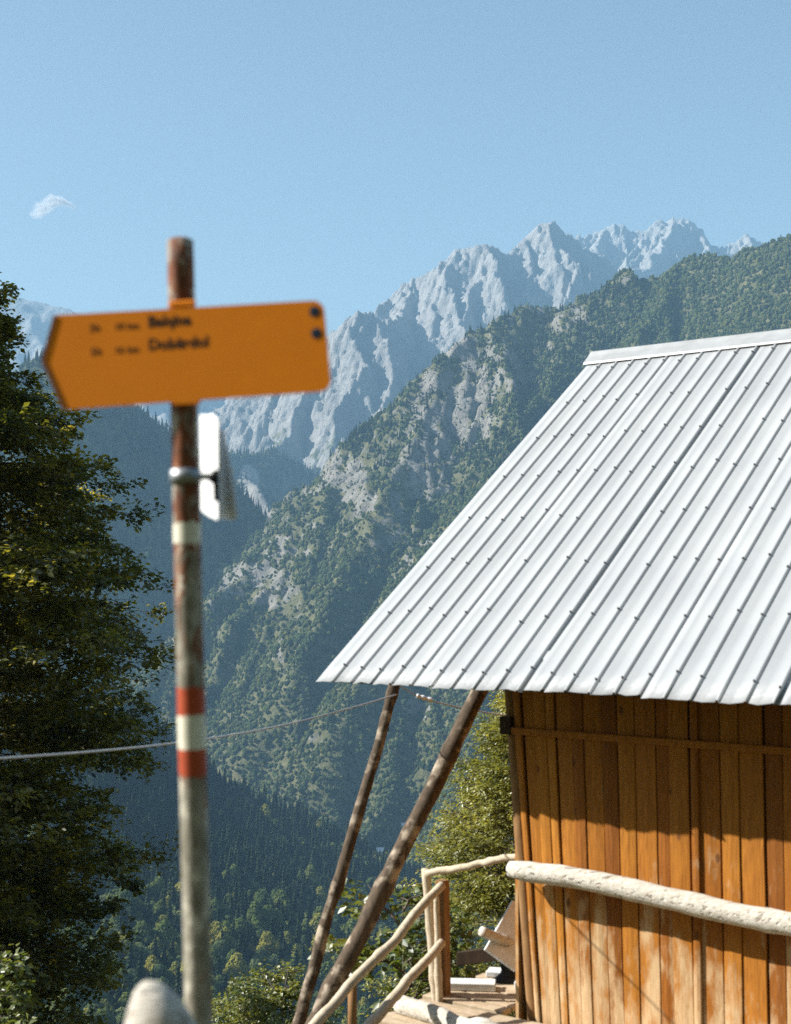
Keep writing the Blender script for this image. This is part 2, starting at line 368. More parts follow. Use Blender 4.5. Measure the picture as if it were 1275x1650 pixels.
def sheet(name, rows, vpos, nu, nv, mat, disp, vegf, back=(0.9, 500, 18), jag=None):
    us = np.linspace(0, 1, nu); vs = np.linspace(0, 1, nv)
    rr = np.stack([poly_resample(r, us) for r in rows])            # rows, nu, 3 (px, py, Y)
    pix = np.empty((nv, nu, 3))
    for k in range(3):
        for j in range(nu): pix[:, j, k] = np.interp(vs, vpos, rr[:, j, k])
    if jag is not None: pix[:, :, 1] += (1 - sstep(0, 0.12, vs))[:, None] * jag(pix[0, :, 0])[None, :]
    B = P(pix[..., 0], pix[..., 1], pix[..., 2])
    du = np.gradient(B, axis=1); dv = np.gradient(B, axis=0)
    # smooth base normal
    N = np.cross(du, dv); N /= np.linalg.norm(N, axis=-1)[..., None]
    Nm = N.reshape(-1, 3).mean(0); Nm /= np.linalg.norm(Nm)
    if Nm[1] > 0: Nm = -Nm; N = -N
    N = 0.5 * N + 0.5 * Nm; N /= np.linalg.norm(N, axis=-1)[..., None]
    D = disp(pix[..., 0], pix[..., 1], pix[..., 2], B, vs[:, None] + 0 * us[None, :])
    H = N * np.array([1, 1, 0.12]); H /= np.linalg.norm(H, axis=-1)[..., None]
    X = B + H * D[..., None]
    # true slope for vegetation
    du = np.gradient(X, axis=1); dv = np.gradient(X, axis=0); n2 = np.cross(du, dv); n2 /= np.linalg.norm(n2, axis=-1)[..., None] + 1e-9
    steep = 1 - np.abs(n2[..., 2])
    veg = np.clip(vegf(pix[..., 0], pix[..., 1], X, steep, vs[:, None] + 0 * us[None, :]), -1, 2)
    # the far side of the mountain
    bs, bd, bn = back
    k = np.linspace(0, 1, bn + 1)[1:][::-1]
    bk = X[0][None] + np.stack([0 * k, k * bd, -k * bd * bs], -1)[:, None, :]
    bk = bk + (fbm(bk / 120.0, 4) * 25 * np.minimum(1, k * 4)[:, None])[..., None] * np.array([0, 0, 1.0])
    A = np.concatenate([bk, X], 0); vg = np.concatenate([np.repeat(veg[:1], bn, 0), veg], 0)
    n = A.shape[0]
    I = np.arange(n * nu).reshape(n, nu)
    F = np.stack([I[:-1, :-1], I[1:, :-1], I[1:, 1:], I[:-1, 1:]], -1).reshape(-1, 4)
    me = mesh_np(name, A.reshape(-1, 3), F, mat, True, {'veg': vg.reshape(-1)})
    b = me.polygons[len(me.polygons) // 2].normal
    if b[1] > 0 : me.flip_normals()
    o = obj(name, me); tag(o, kind='structure')
    s = Sheet(); s.o = o; s.X = X; s.veg = veg; s.pix = pix; s.N = n2; s.nu = nu; s.nv = nv
    return s
def mpp(Y): return Y / FPX
def spur(px, py, Y, line, amp, wl, wr, head=0.25, tail=0.8):
    """ridge along a line: amp metres proud, wl / wr the pixel widths of its left and right flank"""
    d, al = seg_dist(px, py, line)
    w = np.where(d < 0, wl, wr)
    prof = np.clip(1 - np.abs(d) / w, 0, 1)
    return amp * prof * np.minimum(1, (al + 0.02) / head) * np.clip((1.0001 - al) / max(1e-3, 1 - tail), 0, 1)
def jagged(seed, amp, sc):
    def f(x): q = np.stack([x / sc, 0 * x + seed, 0 * x], -1); return -amp * fbm(q, 5, 0.6, ridged=True) + amp * 0.35
    return f


# ---- ridge networks: z = highest of all ridge lines minus flank slope times distance
def network(crests, spurs, k_main, seed, branch=None, side_steep=1.0):
    """crests / spurs: polylines of (px, py, Y) seen in the photo, turned into 3-D lines; branch = list of levels
    (spacing, length, slope, k, spread) of side ridges grown in plan from every line of the level above"""
    r = np.random.default_rng(seed); segs = []
    def add(L, k, w):
        for i in range(len(L) - 1): segs.append((L[i], L[i + 1], k, w))
    lines = []
    for c in crests:
        L = P(*np.array(c, float).T); add(L, k_main, 0); lines.append((L, 0))
    for c in spurs:
        L = P(*np.array(c, float).T); add(L, k_main, 1); lines.append((L, 1))
    for (space, length, slope, k, spread, dirn) in (branch or []):
        nxt = []
        for L, kind in lines:
            d = np.r_[0, np.cumsum(np.linalg.norm(np.diff(L[:, :2], axis=0), axis=1))]
            t = space * r.uniform(0.2, 0.9)
            side = 1
            while t < d[-1]:
                p = np.array([np.interp(t, d, L[:, q]) for q in range(3)])
                tg = np.array([np.interp(min(t + 5, d[-1]), d, L[:, q]) - np.interp(max(t - 5, 0), d, L[:, q]) for q in range(2)]); tg /= np.linalg.norm(tg) + 1e-9
                if kind == 0:
                    w = np.array(dirn) + r.normal(0, 0.28, 2)
                else:
                    a = side * r.uniform(*spread); w = np.array([tg[0] * math.cos(a) - tg[1] * math.sin(a), tg[0] * math.sin(a) + tg[1] * math.cos(a)])
                side = -side
                w = w / np.linalg.norm(w); ln = length * r.uniform(0.55, 1.25); m = 6; sl = slope * r.uniform(0.85, 1.2) * (1.0 if kind == 0 else side_steep)
                pts = [p - np.array([0, 0, 2.0])]
                for q in range(m):
                    a = r.normal(0, 0.22); w = np.array([w[0] * math.cos(a) - w[1] * math.sin(a), w[0] * math.sin(a) + w[1] * math.cos(a)])
                    st = ln / m
                    pts.append(pts[-1] + np.array([w[0] * st, w[1] * st, -sl * st * r.uniform(0.6, 1.4)]))
                N = np.array(pts); add(N, k, 2); nxt.append((N, 2)); t += space * r.uniform(0.6, 1.5)
        lines = nxt
    return segs
def heightfield(name, segs, xr, yr, step, mat, noise, vegf, warp=(20, 110), floor_z=-330, reach=1400, asym=(1.0, 1.0)):
    nx, ny = int((xr[1] - xr[0]) / step) + 1, int((yr[1] - yr[0]) / step) + 1
    gx = np.linspace(*xr, nx); gy = np.linspace(*yr, ny); Xg, Yg = np.meshgrid(gx, gy)
    q = np.stack([Xg / warp[1], Yg / warp[1], 0 * Xg], -1)
    wx = Xg + warp[0] * fbm(q, 4); wy = Yg + warp[0] * fbm(q + 31.7, 4)
    Z = np.full(Xg.shape, float(floor_z)); RD = np.full(Xg.shape, 1e6)
    for a, b, k, w in segs:
        rc = min(reach if w < 2 else 300, (max(a[2], b[2]) - floor_z) / k + 60)
        j0, j1 = np.searchsorted(gx, (min(a[0], b[0]) - rc, max(a[0], b[0]) + rc)); i0, i1 = np.searchsorted(gy, (min(a[1], b[1]) - rc, max(a[1], b[1]) + rc))
        if j1 - j0 < 2 or i1 - i0 < 2: continue
        x, y = wx[i0:i1, j0:j1], wy[i0:i1, j0:j1]; d = b - a; l2 = d[0] ** 2 + d[1] ** 2 + 1e-9
        t = np.clip(((x - a[0]) * d[0] + (y - a[1]) * d[1]) / l2, 0, 1)
        ds = np.hypot(x - a[0] - t * d[0], y - a[1] - t * d[1])
        z = a[2] + t * d[2] - k * ds * np.where(x > a[0] + t * d[0], asym[1], asym[0])
        zz = Z[i0:i1, j0:j1]; np.maximum(zz, z, out=zz)
        if w < 2: rr_ = RD[i0:i1, j0:j1]; np.minimum(rr_, ds, out=rr_)
    soft = sstep(0, 60, RD)
    Z = Z + noise(Xg, Yg, Z) * (0.45 + 0.55 * soft)
    X = np.stack([Xg, Yg, Z], -1)
    du = np.gradient(X, axis=1); dv = np.gradient(X, axis=0); n2 = np.cross(du, dv); n2 /= np.linalg.norm(n2, axis=-1)[..., None]
    E = X - EYE; f = E[..., 1] * CP + E[..., 2] * SP; up = -E[..., 1] * SP + E[..., 2] * CP
    px = 637.5 + FPX * E[..., 0] / f; py = 825 - FPX * up / f
    veg = np.clip(vegf(px, py, X, 1 - n2[..., 2]), -1, 2)
    I = np.arange(nx * ny).reshape(ny, nx)
    F = np.stack([I[:-1, :-1], I[:-1, 1:], I[1:, 1:], I[1:, :-1]], -1).reshape(-1, 4)
    o = obj(name, mesh_np(name, X.reshape(-1, 3), F, mat, False, {'veg': veg.reshape(-1)})); tag(o, kind='structure')
    s = Sheet(); s.o = o; s.X = X; s.veg = veg; s.pix = np.stack([px, py, Yg], -1); s.N = n2
    return s
def rn(sc, seed, o=6, gain=0.55): return lambda X, Y: fbm(np.stack([X / sc, Y / sc, 0 * X + seed], -1), o, gain, ridged=True)

# far left ridge behind the sign
seg = network([[(-700, 330, 6300), (-200, 440, 6300), (0, 471, 6300), (40, 482, 6300), (75, 491, 6300), (120, 505, 6250), (200, 548, 6200), (260, 575, 6000), (330, 600, 6200), (420, 590, 6300), (520, 570, 6300), (640, 600, 6300)]],
              [[(120, 505, 6250), (170, 560, 5700), (230, 650, 5200), (270, 720, 4900)], [(420, 590, 6300), (395, 640, 5600), (350, 690, 5000)], [(330, 600, 6200), (300, 660, 5400), (290, 720, 4900)]], 0.95, 101,
              [(260, 900, 0.75, 1.2, (0.6, 1.1), (0.05, -1)), (150, 300, 0.9, 1.4, (0.6, 1.2), (0, -1))])
heightfield('far_ridge', seg, (-3300, 100), (4300, 7100), 14, M_FAR, lambda X, Y, Z: 45 * rn(160, 3)(X, Y),
            lambda px, py, X, st: 0.15 + 0.7 * sstep(620, 240, X[..., 2]) - 0.7 * (st - 0.4))
# rocky peaks on the right
C_BACK = [(860, 440, 5700), (900, 415, 5700), (930, 398, 5700), (950, 386, 5700), (962, 376, 5700), (975, 373, 5700), (990, 366, 5700), (1002, 366, 5700), (1022, 379, 5700), (1036, 373, 5700), (1047, 374, 5700), (1056, 360, 5700), (1068, 356, 5700), (1085, 352, 5700), (1100, 354, 5700), (1112, 360, 5700), (1132, 376, 5700), (1150, 395, 5700), (1172, 404, 5700), (1190, 391, 5700), (1206, 381, 5700), (1222, 391, 5700), (1250, 402, 5700), (1320, 395, 5700), (1500, 420, 5700)]
C_MAIN = [(560, 640, 4300), (600, 540, 4450), (612, 505, 4480), (632, 478, 4500), (652, 461, 4500), (672, 452, 4500), (690, 449, 4500), (706, 441, 4480), (716, 424, 4450), (736, 407, 4430), (750, 406, 4430), (765, 402, 4430), (786, 401, 4420), (800, 408, 4450), (812, 408, 4480), (836, 413, 4520), (846, 394, 4560), (856, 390, 4580), (868, 371, 4600), (880, 366, 4600), (890, 361, 4600), (905, 370, 4620), (918, 385, 4660), (940, 397, 4720), (965, 417, 4800), (1000, 440, 4950), (1040, 440, 5200), (1075, 400, 5500), (1085, 352, 5700)]
C_FRONT = [(300, 690, 4000), (420, 630, 3950), (500, 566, 3900), (520, 548, 3900), (540, 539, 3900), (558, 520, 3880), (577, 507, 3860), (590, 509, 3860), (606, 512, 3880), (622, 522, 3950), (640, 520, 4100), (650, 500, 4300), (660, 458, 4500)]
SP_MAIN = [[(786, 401, 4420), (776, 438, 4330), (760, 480, 4220), (735, 535, 4080), (712, 590, 3960), (692, 645, 3840), (676, 700, 3700)],
           [(736, 407, 4430), (722, 440, 4350), (706, 485, 4250), (690, 545, 4120), (668, 600, 4000), (655, 640, 3900)],
           [(846, 394, 4560), (848, 425, 4450), (852, 465, 4330), (856, 510, 4200), (850, 570, 4050)],
           [(890, 361, 4600), (896, 395, 4500), (902, 435, 4380), (905, 480, 4260), (900, 540, 4100)],
           [(672, 452, 4500), (660, 500, 4380), (650, 545, 4270), (640, 580, 4180)],
           [(1085, 352, 5700), (1078, 378, 5550), (1062, 405, 5400), (1045, 425, 5280)], [(975, 373, 5700), (962, 396, 5560), (956, 422, 5420)], [(1047, 374, 5700), (1030, 400, 5550), (1008, 424, 5400)], [(1132, 376, 5700), (1135, 400, 5560), (1140, 425, 5400)],
           [(577, 507, 3860), (571, 555, 3760), (563, 610, 3640), (552, 670, 3500), (535, 725, 3370), (510, 790, 3200)],
           [(606, 512, 3880), (622, 550, 3790), (632, 590, 3690), (626, 640, 3570), (606, 700, 3430), (580, 770, 3250)],
           [(520, 548, 3900), (500, 600, 3760), (478, 660, 3600), (455, 710, 3450), (430, 770, 3250)]]
seg = network([C_BACK, C_MAIN, C_FRONT], SP_MAIN, 1.75, 102, [(230, 620, 0.86, 1.9, (0.35, 0.75), (-0.45, -0.9)), (85, 150, 1.2, 2.2, (0.5, 1.0), (0, -1))])
def n_far(X, Y, Z):
    a = fbm(np.stack([X / 55, Y / 55, Z / 160], -1), 5, 0.62, ridged=True); b = fbm(np.stack([X / 24, Y / 24, Z / 70], -1), 3, 0.65, ridged=True)
    return 40 * (rn(150, 5, 4)(X, Y) - 0.2) + 38 * (a - 0.25) + 24 * (b - 0.2)
shF = heightfield('rocky_mountain', seg, (-950, 1500), (2900, 6000), 5.5, M_FAR, n_far,
            lambda px, py, X, st: 0.06 + 0.95 * sstep(620, 150, X[..., 2] + 0 * px) * (1 - 0.7 * sstep(0.4, 0.65, st)) - 0.5 * (st - 0.4) , warp=(40, 110), asym=(0.85, 1.5))
# shaded wooded spurs across the valley on the left, turned away from the sun
seg = network([[(230, 790, 2850), (300, 752, 2920), (330, 743, 2960), (372, 729, 3020), (405, 734, 3080), (440, 727, 3140), (480, 749, 3220), (510, 767, 3280), (535, 783, 3330), (575, 830, 3400), (650, 930, 3500)]],
              [], 1.15, 103, [(170, 420, 0.9, 1.3, (0.5, 1.0), (0.8, -0.6))])
sh2 = heightfield('shaded_mountain', seg, (-900, 350), (2000, 3900), 9, M_SHADE, lambda X, Y, Z: 14 * rn(90, 7, 5)(X, Y),
                  lambda px, py, X, st: 0.85 - 0.75 * sstep(26, 8, np.abs(seg_dist(px, py, [(400, 765), (408, 810), (425, 870)])[0])))
seg = network([[(-300, 980, 1900), (-100, 780, 1960), (0, 640, 2020), (60, 575, 2080), (120, 594, 2150), (190, 643, 2250), (208, 657, 2290), (240, 683, 2340), (272, 709, 2400), (335, 772, 2540), (400, 840, 2680), (470, 905, 2820), (560, 1000, 2980)]],
              [], 1.15, 104, [(190, 420, 0.92, 1.3, (0.5, 1.0), (0.85, -0.5))])
sh1 = heightfield('shaded_spur', seg, (-1500, 100), (1350, 3500), 10, M_SHADE, lambda X, Y, Z: 14 * rn(100, 8, 5)(X, Y), lambda px, py, X, st: 0.85 + 0 * px)
# sunlit mountain on the right
RIDGE = [(250, 1085, 1650), (300, 1025, 1700), (336, 987, 1740), (400, 932, 1800), (470, 870, 1850), (508, 818, 1880), (540, 784, 1900), (600, 714, 1950), (660, 647, 2000), (690, 614, 2030), (712, 580, 2050), (760, 548, 2100), (800, 526, 2120), (850, 503, 2160), (905, 502, 2180), (930, 486, 2180), (960, 476, 2160), (985, 482, 2160), (1000, 470, 2150), (1008, 440, 2150), (1016, 439, 2150), (1030, 458, 2150), (1060, 452, 2150), (1090, 438, 2150), (1102, 418, 2140), (1140, 414, 2120), (1180, 419, 2080), (1230, 404, 2040), (1275, 386, 2000), (1450, 325, 1900), (1900, 200, 1800)]
SPR = [[(712, 580, 2050), (690, 655, 1960), (655, 740, 1860), (610, 830, 1760), (565, 915, 1670), (515, 1010, 1580), (470, 1110, 1500)],
       [(960, 476, 2160), (925, 545, 2060), (885, 615, 1960), (835, 700, 1850), (770, 800, 1730), (700, 910, 1610), (630, 1030, 1500), (560, 1130, 1420)],
       [(470, 870, 1850), (455, 930, 1770), (435, 1000, 1690), (405, 1075, 1610), (380, 1150, 1540)],
       [(1102, 418, 2140), (1060, 500, 2020), (1000, 610, 1880), (930, 740, 1720), (850, 900, 1560)],
       [(540, 784, 1900), (520, 850, 1820), (498, 920, 1740), (478, 990, 1670)],
       [(700, 910, 1610), (670, 1060, 1500), (640, 1200, 1400), (605, 1320, 1300), (560, 1405, 1220)], [(850, 900, 1560), (800, 1060, 1460), (750, 1220, 1340), (700, 1350, 1230)], [(500, 1050, 1560), (480, 1150, 1470), (470, 1240, 1390)]]
ROCKS = [(450, 960, 75, 38, -0.5), (740, 680, 80, 60, 0.3), (620, 850, 55, 60, 0.6), (925, 525, 36, 62, 0.45), (1010, 452, 14, 16, 0), (690, 610, 26, 40, 0.7), (640, 1130, 120, 24, -0.35), (480, 1175, 70, 22, -0.4), (560, 780, 40, 50, 0.7), (680, 900, 60, 40, 0.6), (740, 560, 40, 24, -0.4), (455, 1060, 14, 60, 0.1), (700, 760, 60, 60, 0.5), (440, 1200, 60, 16, 0.6)]
def rockmask(px, py):
    m = np.zeros(px.shape)
    for cx, cy, rx, ry, a in ROCKS:
        x, y = px - cx, py - cy; c, s_ = math.cos(a), math.sin(a)
        m = np.maximum(m, sstep(1.25, 0.5, np.hypot((x * c - y * s_) / rx, (x * s_ + y * c) / ry)))
    return m
seg = network([RIDGE], SPR, 1.02, 105, [(150, 520, 0.74, 1.35, (0.45, 0.8), (0.12, -1)), (75, 170, 0.78, 1.4, (0.5, 1.0), (-0.3, -1))], 1.5)
def v_right(px, py, X, st):
    # dense wood top right and low down, open rock and grass across the middle
    band = sstep(190, -60, np.abs((py - 600) - 0.75 * (690 - px)) - 130) * sstep(980, 800, px + 0.3 * (py - 600)) * sstep(1150, 1020, py)
    n = fbm(np.stack([px / 60, py / 60, 0 * px + 5], -1), 4); n3 = fbm(np.stack([px / 17, py / 26, 0 * px + 6], -1), 3)
    return 0.98 - 0.28 * rockmask(px, py) - 0.34 * band + 0.25 * n + (0.15 + 0.45 * band) * n3 - 0.6 * np.clip(st - 0.3, -0.2, 1)
def n_right(X, Y, Z):
    E = np.stack([X, Y, Z], -1) - EYE; px = 637.5 + FPX * E[..., 0] / (E[..., 1]); py = 960 - FPX * E[..., 2] / E[..., 1]
    cr = fbm(np.stack([X / 20, Y / 20, Z / 45], -1), 5, 0.62, ridged=True)
    band = sstep(1020, 820, px + 0.3 * (py - 600)) * sstep(1180, 1040, py)
    c2 = fbm(np.stack([X / 55, Y / 55, Z / 110], -1), 4, 0.6, ridged=True)
    return 16 * (rn(85, 9, 4)(X, Y) - 0.1) + (5 + 13 * rockmask(px, py)) * (cr - 0.2) + 30 * band * (c2 - 0.3)
shR = heightfield('sunlit_mountain', seg, (-450, 1250), (1050, 2700), 4.2, M_MID, n_right, v_right, warp=(16, 80), floor_z=-275, asym=(1.0, 1.25))
# left side of the valley, turned away from the sun
def valley_side():
    nx, ny = 200, 150
    xs = np.linspace(-1300, 130, nx); ys = np.linspace(330, 1650, ny)
    Xg, Yg = np.meshgrid(xs, ys)
    nf = sstep(900, 650, Yg)                              # the near part flattens out and catches the sun
    Z = np.where(Xg > -125, -252 + 0.86 * 125 - 0.44 * (Xg + 125) - 8, -260 - 0.86 * Xg)
    Z = Z * (1 - nf) + nf * np.where(Xg > -150, -131 - 0.36 * (Xg + 150), -260 - 0.86 * Xg)
    Z = np.where(Yg > 1090, Z - 0.85 * (Yg - 1090), Z)
    top = -78.0 - 42 * nf; Z = np.where(Z > top, top - 0.3 * (Z - top), Z)
    Z = Z + 16 * fbm(np.stack([Xg / 140, Yg / 140, 0 * Xg + 2], -1), 5)
    Z = np.maximum(Z, -330) + EYE[2]
    I = np.arange(nx * ny).reshape(ny, nx)
    F = np.stack([I[:-1, :-1], I[:-1, 1:], I[1:, 1:], I[1:, :-1]], -1).reshape(-1, 4)
    A = np.stack([Xg, Yg, Z], -1)
    o = obj('valley_side', mesh_np('valley_side', A.reshape(-1, 3), F, M_SHADE, True, {'veg': 0 * Xg.ravel() + 0.95})); tag(o, kind='structure')
    return A
VS = valley_side()
# valley floor and the near hillside
def floor():
    nx = 90; g = np.linspace(-1, 1, nx); g = np.sign(g) * np.abs(g) ** 1.6 * 14000
    Xg, Yg = np.meshgrid(g, g); Z = -262 + 6 * fbm(np.stack([Xg / 300, Yg / 300, 0 * Xg], -1), 4) + EYE[2]
    Z = np.where(np.hypot(Xg, Yg) < 500, Z, Z)
    I = np.arange(nx * nx).reshape(nx, nx); F = np.stack([I[:-1, :-1], I[:-1, 1:], I[1:, 1:], I[1:, :-1]], -1).reshape(-1, 4)
    tag(obj('ground', mesh_np('ground', np.stack([Xg, Yg, Z], -1).reshape(-1, 3), F, M_GROUND, True)), kind='structure')
floor()
def gz(x, y):
    """height of the near hillside"""
    x = np.asarray(x, float); y = np.asarray(y, float)
    yy = np.where(y > 0, y, np.where(y > -5, 0.35 * y, -1.75 + 2.7 * (y + 5)))  # unseen rise behind the camera, added and steepened to block sky light
    z = -0.02 - 0.37 * yy - 0.06 * np.minimum(np.maximum(yy - 1, 0), 6) + 0.10 * np.clip(x, -40, 12)
    z = z + 0.12 * fbm(np.stack([x / 3.0, y / 3.0, 0 * x], -1), 3) * np.minimum(1, np.abs(y - 2) / 4)
    z = z + np.minimum(np.hypot(x, y) / 60, 1) * 3.0 * fbm(np.stack([x / 60, y / 60, 0 * x + 4], -1), 4) - 0.9 * np.minimum(np.hypot(x, y) / 60, 1)
    return z
def hillside():
    gx = np.linspace(-1, 1, 120); gx = np.sign(gx) * np.abs(gx) ** 2.2 * 420
    gy = np.r_[np.linspace(-170, 0, 40)[:-1], np.linspace(0, 1, 130) ** 2.0 * 760]
    Xg, Yg = np.meshgrid(gx, gy); Z = gz(Xg, Yg)
    I = np.arange(Xg.size).reshape(Xg.shape); F = np.stack([I[:-1, :-1], I[:-1, 1:], I[1:, 1:], I[1:, :-1]], -1).reshape(-1, 4)
    tag(obj('hillside', mesh_np('hillside', np.stack([Xg, Yg, Z], -1).reshape(-1, 3), F, M_GROUND, True)), kind='structure')
hillside()

# ------------------------------------------------------------------ forests (far woods that read as one mass)
PROTO = bpy.data.collections.new('tree_prototypes')      # not linked to the scene
def proto(name, me):
    o = bpy.data.objects.new(name, me); PROTO.objects.link(o); return o
def broad_proto(seed, mat, nleaf=1500, leaf=0.5):
    """lobed crown of many small leaf clumps over a few dark inner lobes, with a trunk"""
    r = np.random.default_rng(seed); V_, F_ = [], []; n0 = 0; lobes = []
    for k in range(11):
        a = r.uniform(0, 6.28); q = r.uniform(0.6, 2.5) if k else 0; h = r.uniform(2.6, 7.6) if k else 5.6
        s = r.uniform(0.9, 1.9) if k else 2.5
        if k and h > 6: q *= 0.6
        lobes.append((np.array([q * math.cos(a), q * math.sin(a), h]), s))
    for c, s in lobes:
        b = bmesh.new(); bmesh.ops.create_icosphere(b, subdivisions=1, radius=1); co = np.array([v.co[:] for v in b.verts]); fs = np.array([[v.index for v in f.verts] for f in b.faces]); b.free()
        co = co * (1 + 0.16 * r.normal(size=(len(co), 1))) * s * 0.9 + c
        V_.append(co); F_.append(fs + n0); n0 += len(co)
    w = np.array([s * s for _, s in lobes]); k = r.choice(len(lobes), nleaf, p=w / w.sum())
    C = np.array([c for c, _ in lobes])[k]; sr = np.array([s for _, s in lobes])[k]
    d = r.normal(size=(nleaf, 3)); d[:, 2] += 0.25; d /= np.linalg.norm(d, axis=1)[:, None]
    p = C + d * (sr * r.uniform(0.86, 1.12, nleaf))[:, None]
    nn = d + r.normal(0, 0.28, (nleaf, 3)); nn /= np.linalg.norm(nn, axis=1)[:, None]
    u = np.cross(nn, r.normal(size=(nleaf, 3))); u /= np.linalg.norm(u, axis=1)[:, None]; v = np.cross(nn, u)
    sz = (leaf * r.uniform(0.5, 1.15, nleaf))[:, None]
    V_.append(np.stack([p - u * sz - v * sz * 0.5, p + u * sz * 0.7 - v * sz * 0.7, p + v * sz + u * sz * 0.1], 1).reshape(-1, 3)); F_.append(np.arange(nleaf * 3).reshape(-1, 3) + n0); n0 += nleaf * 3
    co = np.array([[math.cos(t) * q, math.sin(t) * q, z] for z, q in ((-2, 0.45), (4, 0.3)) for t in np.arange(6) * 1.047]); fs = np.array([[i, (i + 1) % 6, 6 + i] for i in range(6)] + [[(i + 1) % 6, 6 + (i + 1) % 6, 6 + i] for i in range(6)])
    V_.append(co); F_.append(fs + n0)
    return proto('broadleaf', mesh_np('broadleaf', np.concatenate(V_), np.concatenate(F_), mat))
def conif_proto(seed, mat):
    r = np.random.default_rng(seed); V_, F_ = [], []; n0 = 0
    tiers = 11
    for k in range(tiers):
        z0 = 1.0 + k * 1.22; rad = 2.9 * (1 - k / tiers) ** 0.85 + 0.25; seg = 14
        ang = np.arange(seg) * 2 * math.pi / seg + r.uniform(0, 6)
        rr = rad * np.where(np.arange(seg) % 2, 0.55, 1.0) * r.uniform(0.8, 1.15, seg)
        ring = np.stack([np.cos(ang) * rr, np.sin(ang) * rr, z0 - 0.35 * rr * 0.5 + r.normal(0, 0.15, seg)], -1)
        V_.append(np.concatenate([ring, [[0, 0, z0 + 1.9]], [[0, 0, z0 + 0.4]]]))
        F_.append(np.array([[i, (i + 1) % seg, seg] for i in range(seg)] + [[(i + 1) % seg, i, seg + 1] for i in range(seg)]) + n0); n0 += seg + 2
    co = np.array([[math.cos(t) * q, math.sin(t) * q, z] for z, q in ((-2, 0.3), (12, 0.05)) for t in np.arange(5) * 1.2566]); fs = np.array([[i, (i + 1) % 5, 5 + i] for i in range(5)] + [[(i + 1) % 5, 5 + (i + 1) % 5, 5 + i] for i in range(5)])
    V_.append(co); F_.append(fs + n0)
    return proto('spruce', mesh_np('spruce', np.concatenate(V_), np.concatenate(F_), mat))
PB = [broad_proto(11, M_BROAD), broad_proto(12, M_BROAD), broad_proto(13, M_BROAD_Y)]
PC = [conif_proto(21, M_CONIF), conif_proto(22, M_CONIF)]
PROTOS = PB + PC
def forest(name, label, pts, scl, idx):
    n = len(pts)
    me = bpy.data.meshes.new(name); me.vertices.add(n); me.vertices.foreach_set('co', np.asarray(pts, np.float32).ravel())
    a = me.attributes.new('idx', 'INT', 'POINT'); a.data.foreach_set('value', np.asarray(idx, np.int32))
    a = me.attributes.new('scl', 'FLOAT_VECTOR', 'POINT'); a.data.foreach_set('vector', np.asarray(scl, np.float32).ravel())
    rot = np.zeros((n, 3), np.float32); rot[:, 2] = rng.uniform(0, 6.28, n); rot[:, :2] = rng.normal(0, 0.05, (n, 2))
    a = me.attributes.new('rot', 'FLOAT_VECTOR', 'POINT'); a.data.foreach_set('vector', rot.ravel())
    o = obj(name, me); tag(o, label, 'forest', kind='stuff')
    g = bpy.data.node_groups.new(name, 'GeometryNodeTree')
    g.interface.new_socket('Geometry', in_out='INPUT', socket_type='NodeSocketGeometry'); g.interface.new_socket('Geometry', in_out='OUTPUT', socket_type='NodeSocketGeometry')
    gi = g.nodes.new('NodeGroupInput'); go = g.nodes.new('NodeGroupOutput'); jn = g.nodes.new('GeometryNodeJoinGeometry')
    def na(nm, typ):
        q = g.nodes.new('GeometryNodeInputNamedAttribute'); q.data_type = typ; q.inputs[0].default_value = nm; return q.outputs[0]
    ai, asx, ar = na('idx', 'INT'), na('scl', 'FLOAT_VECTOR'), na('rot', 'FLOAT_VECTOR')
    e2r = g.nodes.new('FunctionNodeEulerToRotation'); g.links.new(ar, e2r.inputs[0])
    for k, p in enumerate(PROTOS):
        if not (np.asarray(idx) == k).any(): continue
        oi = g.nodes.new('GeometryNodeObjectInfo'); oi.inputs[0].default_value = p
        cm = g.nodes.new('FunctionNodeCompare'); cm.data_type = 'INT'; cm.operation = 'EQUAL'; g.links.new(ai, cm.inputs['A'] if cm.inputs['A'].type == 'INT' else cm.inputs[2])
        b_in = [q for q in cm.inputs if q.type == 'INT'][1]; b_in.default_value = k
        ip = g.nodes.new('GeometryNodeInstanceOnPoints')
        g.links.new(gi.outputs[0], ip.inputs['Points']); g.links.new(cm.outputs[0], ip.inputs['Selection']); g.links.new(oi.outputs['Geometry'], ip.inputs['Instance'])
        g.links.new(e2r.outputs[0], ip.inputs['Rotation']); g.links.new(asx, ip.inputs['Scale']); g.links.new(ip.outputs[0], jn.inputs[0])
    g.links.new(jn.outputs[0], go.inputs[0])
    md = o.modifiers.new('scatter', 'NODES'); md.node_group = g
    return o
def sample_sheet(s, n, accept, seed):
    r = np.random.default_rng(seed); out = []
    X, veg, pix = s.X, s.veg, s.pix
    area = np.linalg.norm(np.cross(X[1:, :-1] - X[:-1, :-1], X[:-1, 1:] - X[:-1, :-1]), axis=-1)
    p = area.ravel() / area.sum()
    c = r.choice(len(p), n, p=p); i, j = np.divmod(c, X.shape[1] - 1); a, b = r.random(n), r.random(n)
    f = lambda A: (A[i, j] * ((1 - a) * (1 - b))[:, None] + A[i + 1, j] * (a * (1 - b))[:, None] + A[i, j + 1] * ((1 - a) * b)[:, None] + A[i + 1, j + 1] * (a * b)[:, None])
    q = f(X); vg = f(veg[..., None])[:, 0]; px = f(pix)
    st = s.N[i, j, 2]
    m = accept(px, vg, np.abs(st), r.random(n)) & (px[:, 0] > -80) & (px[:, 0] < 1360)
    return q[m], px[m], vg[m]
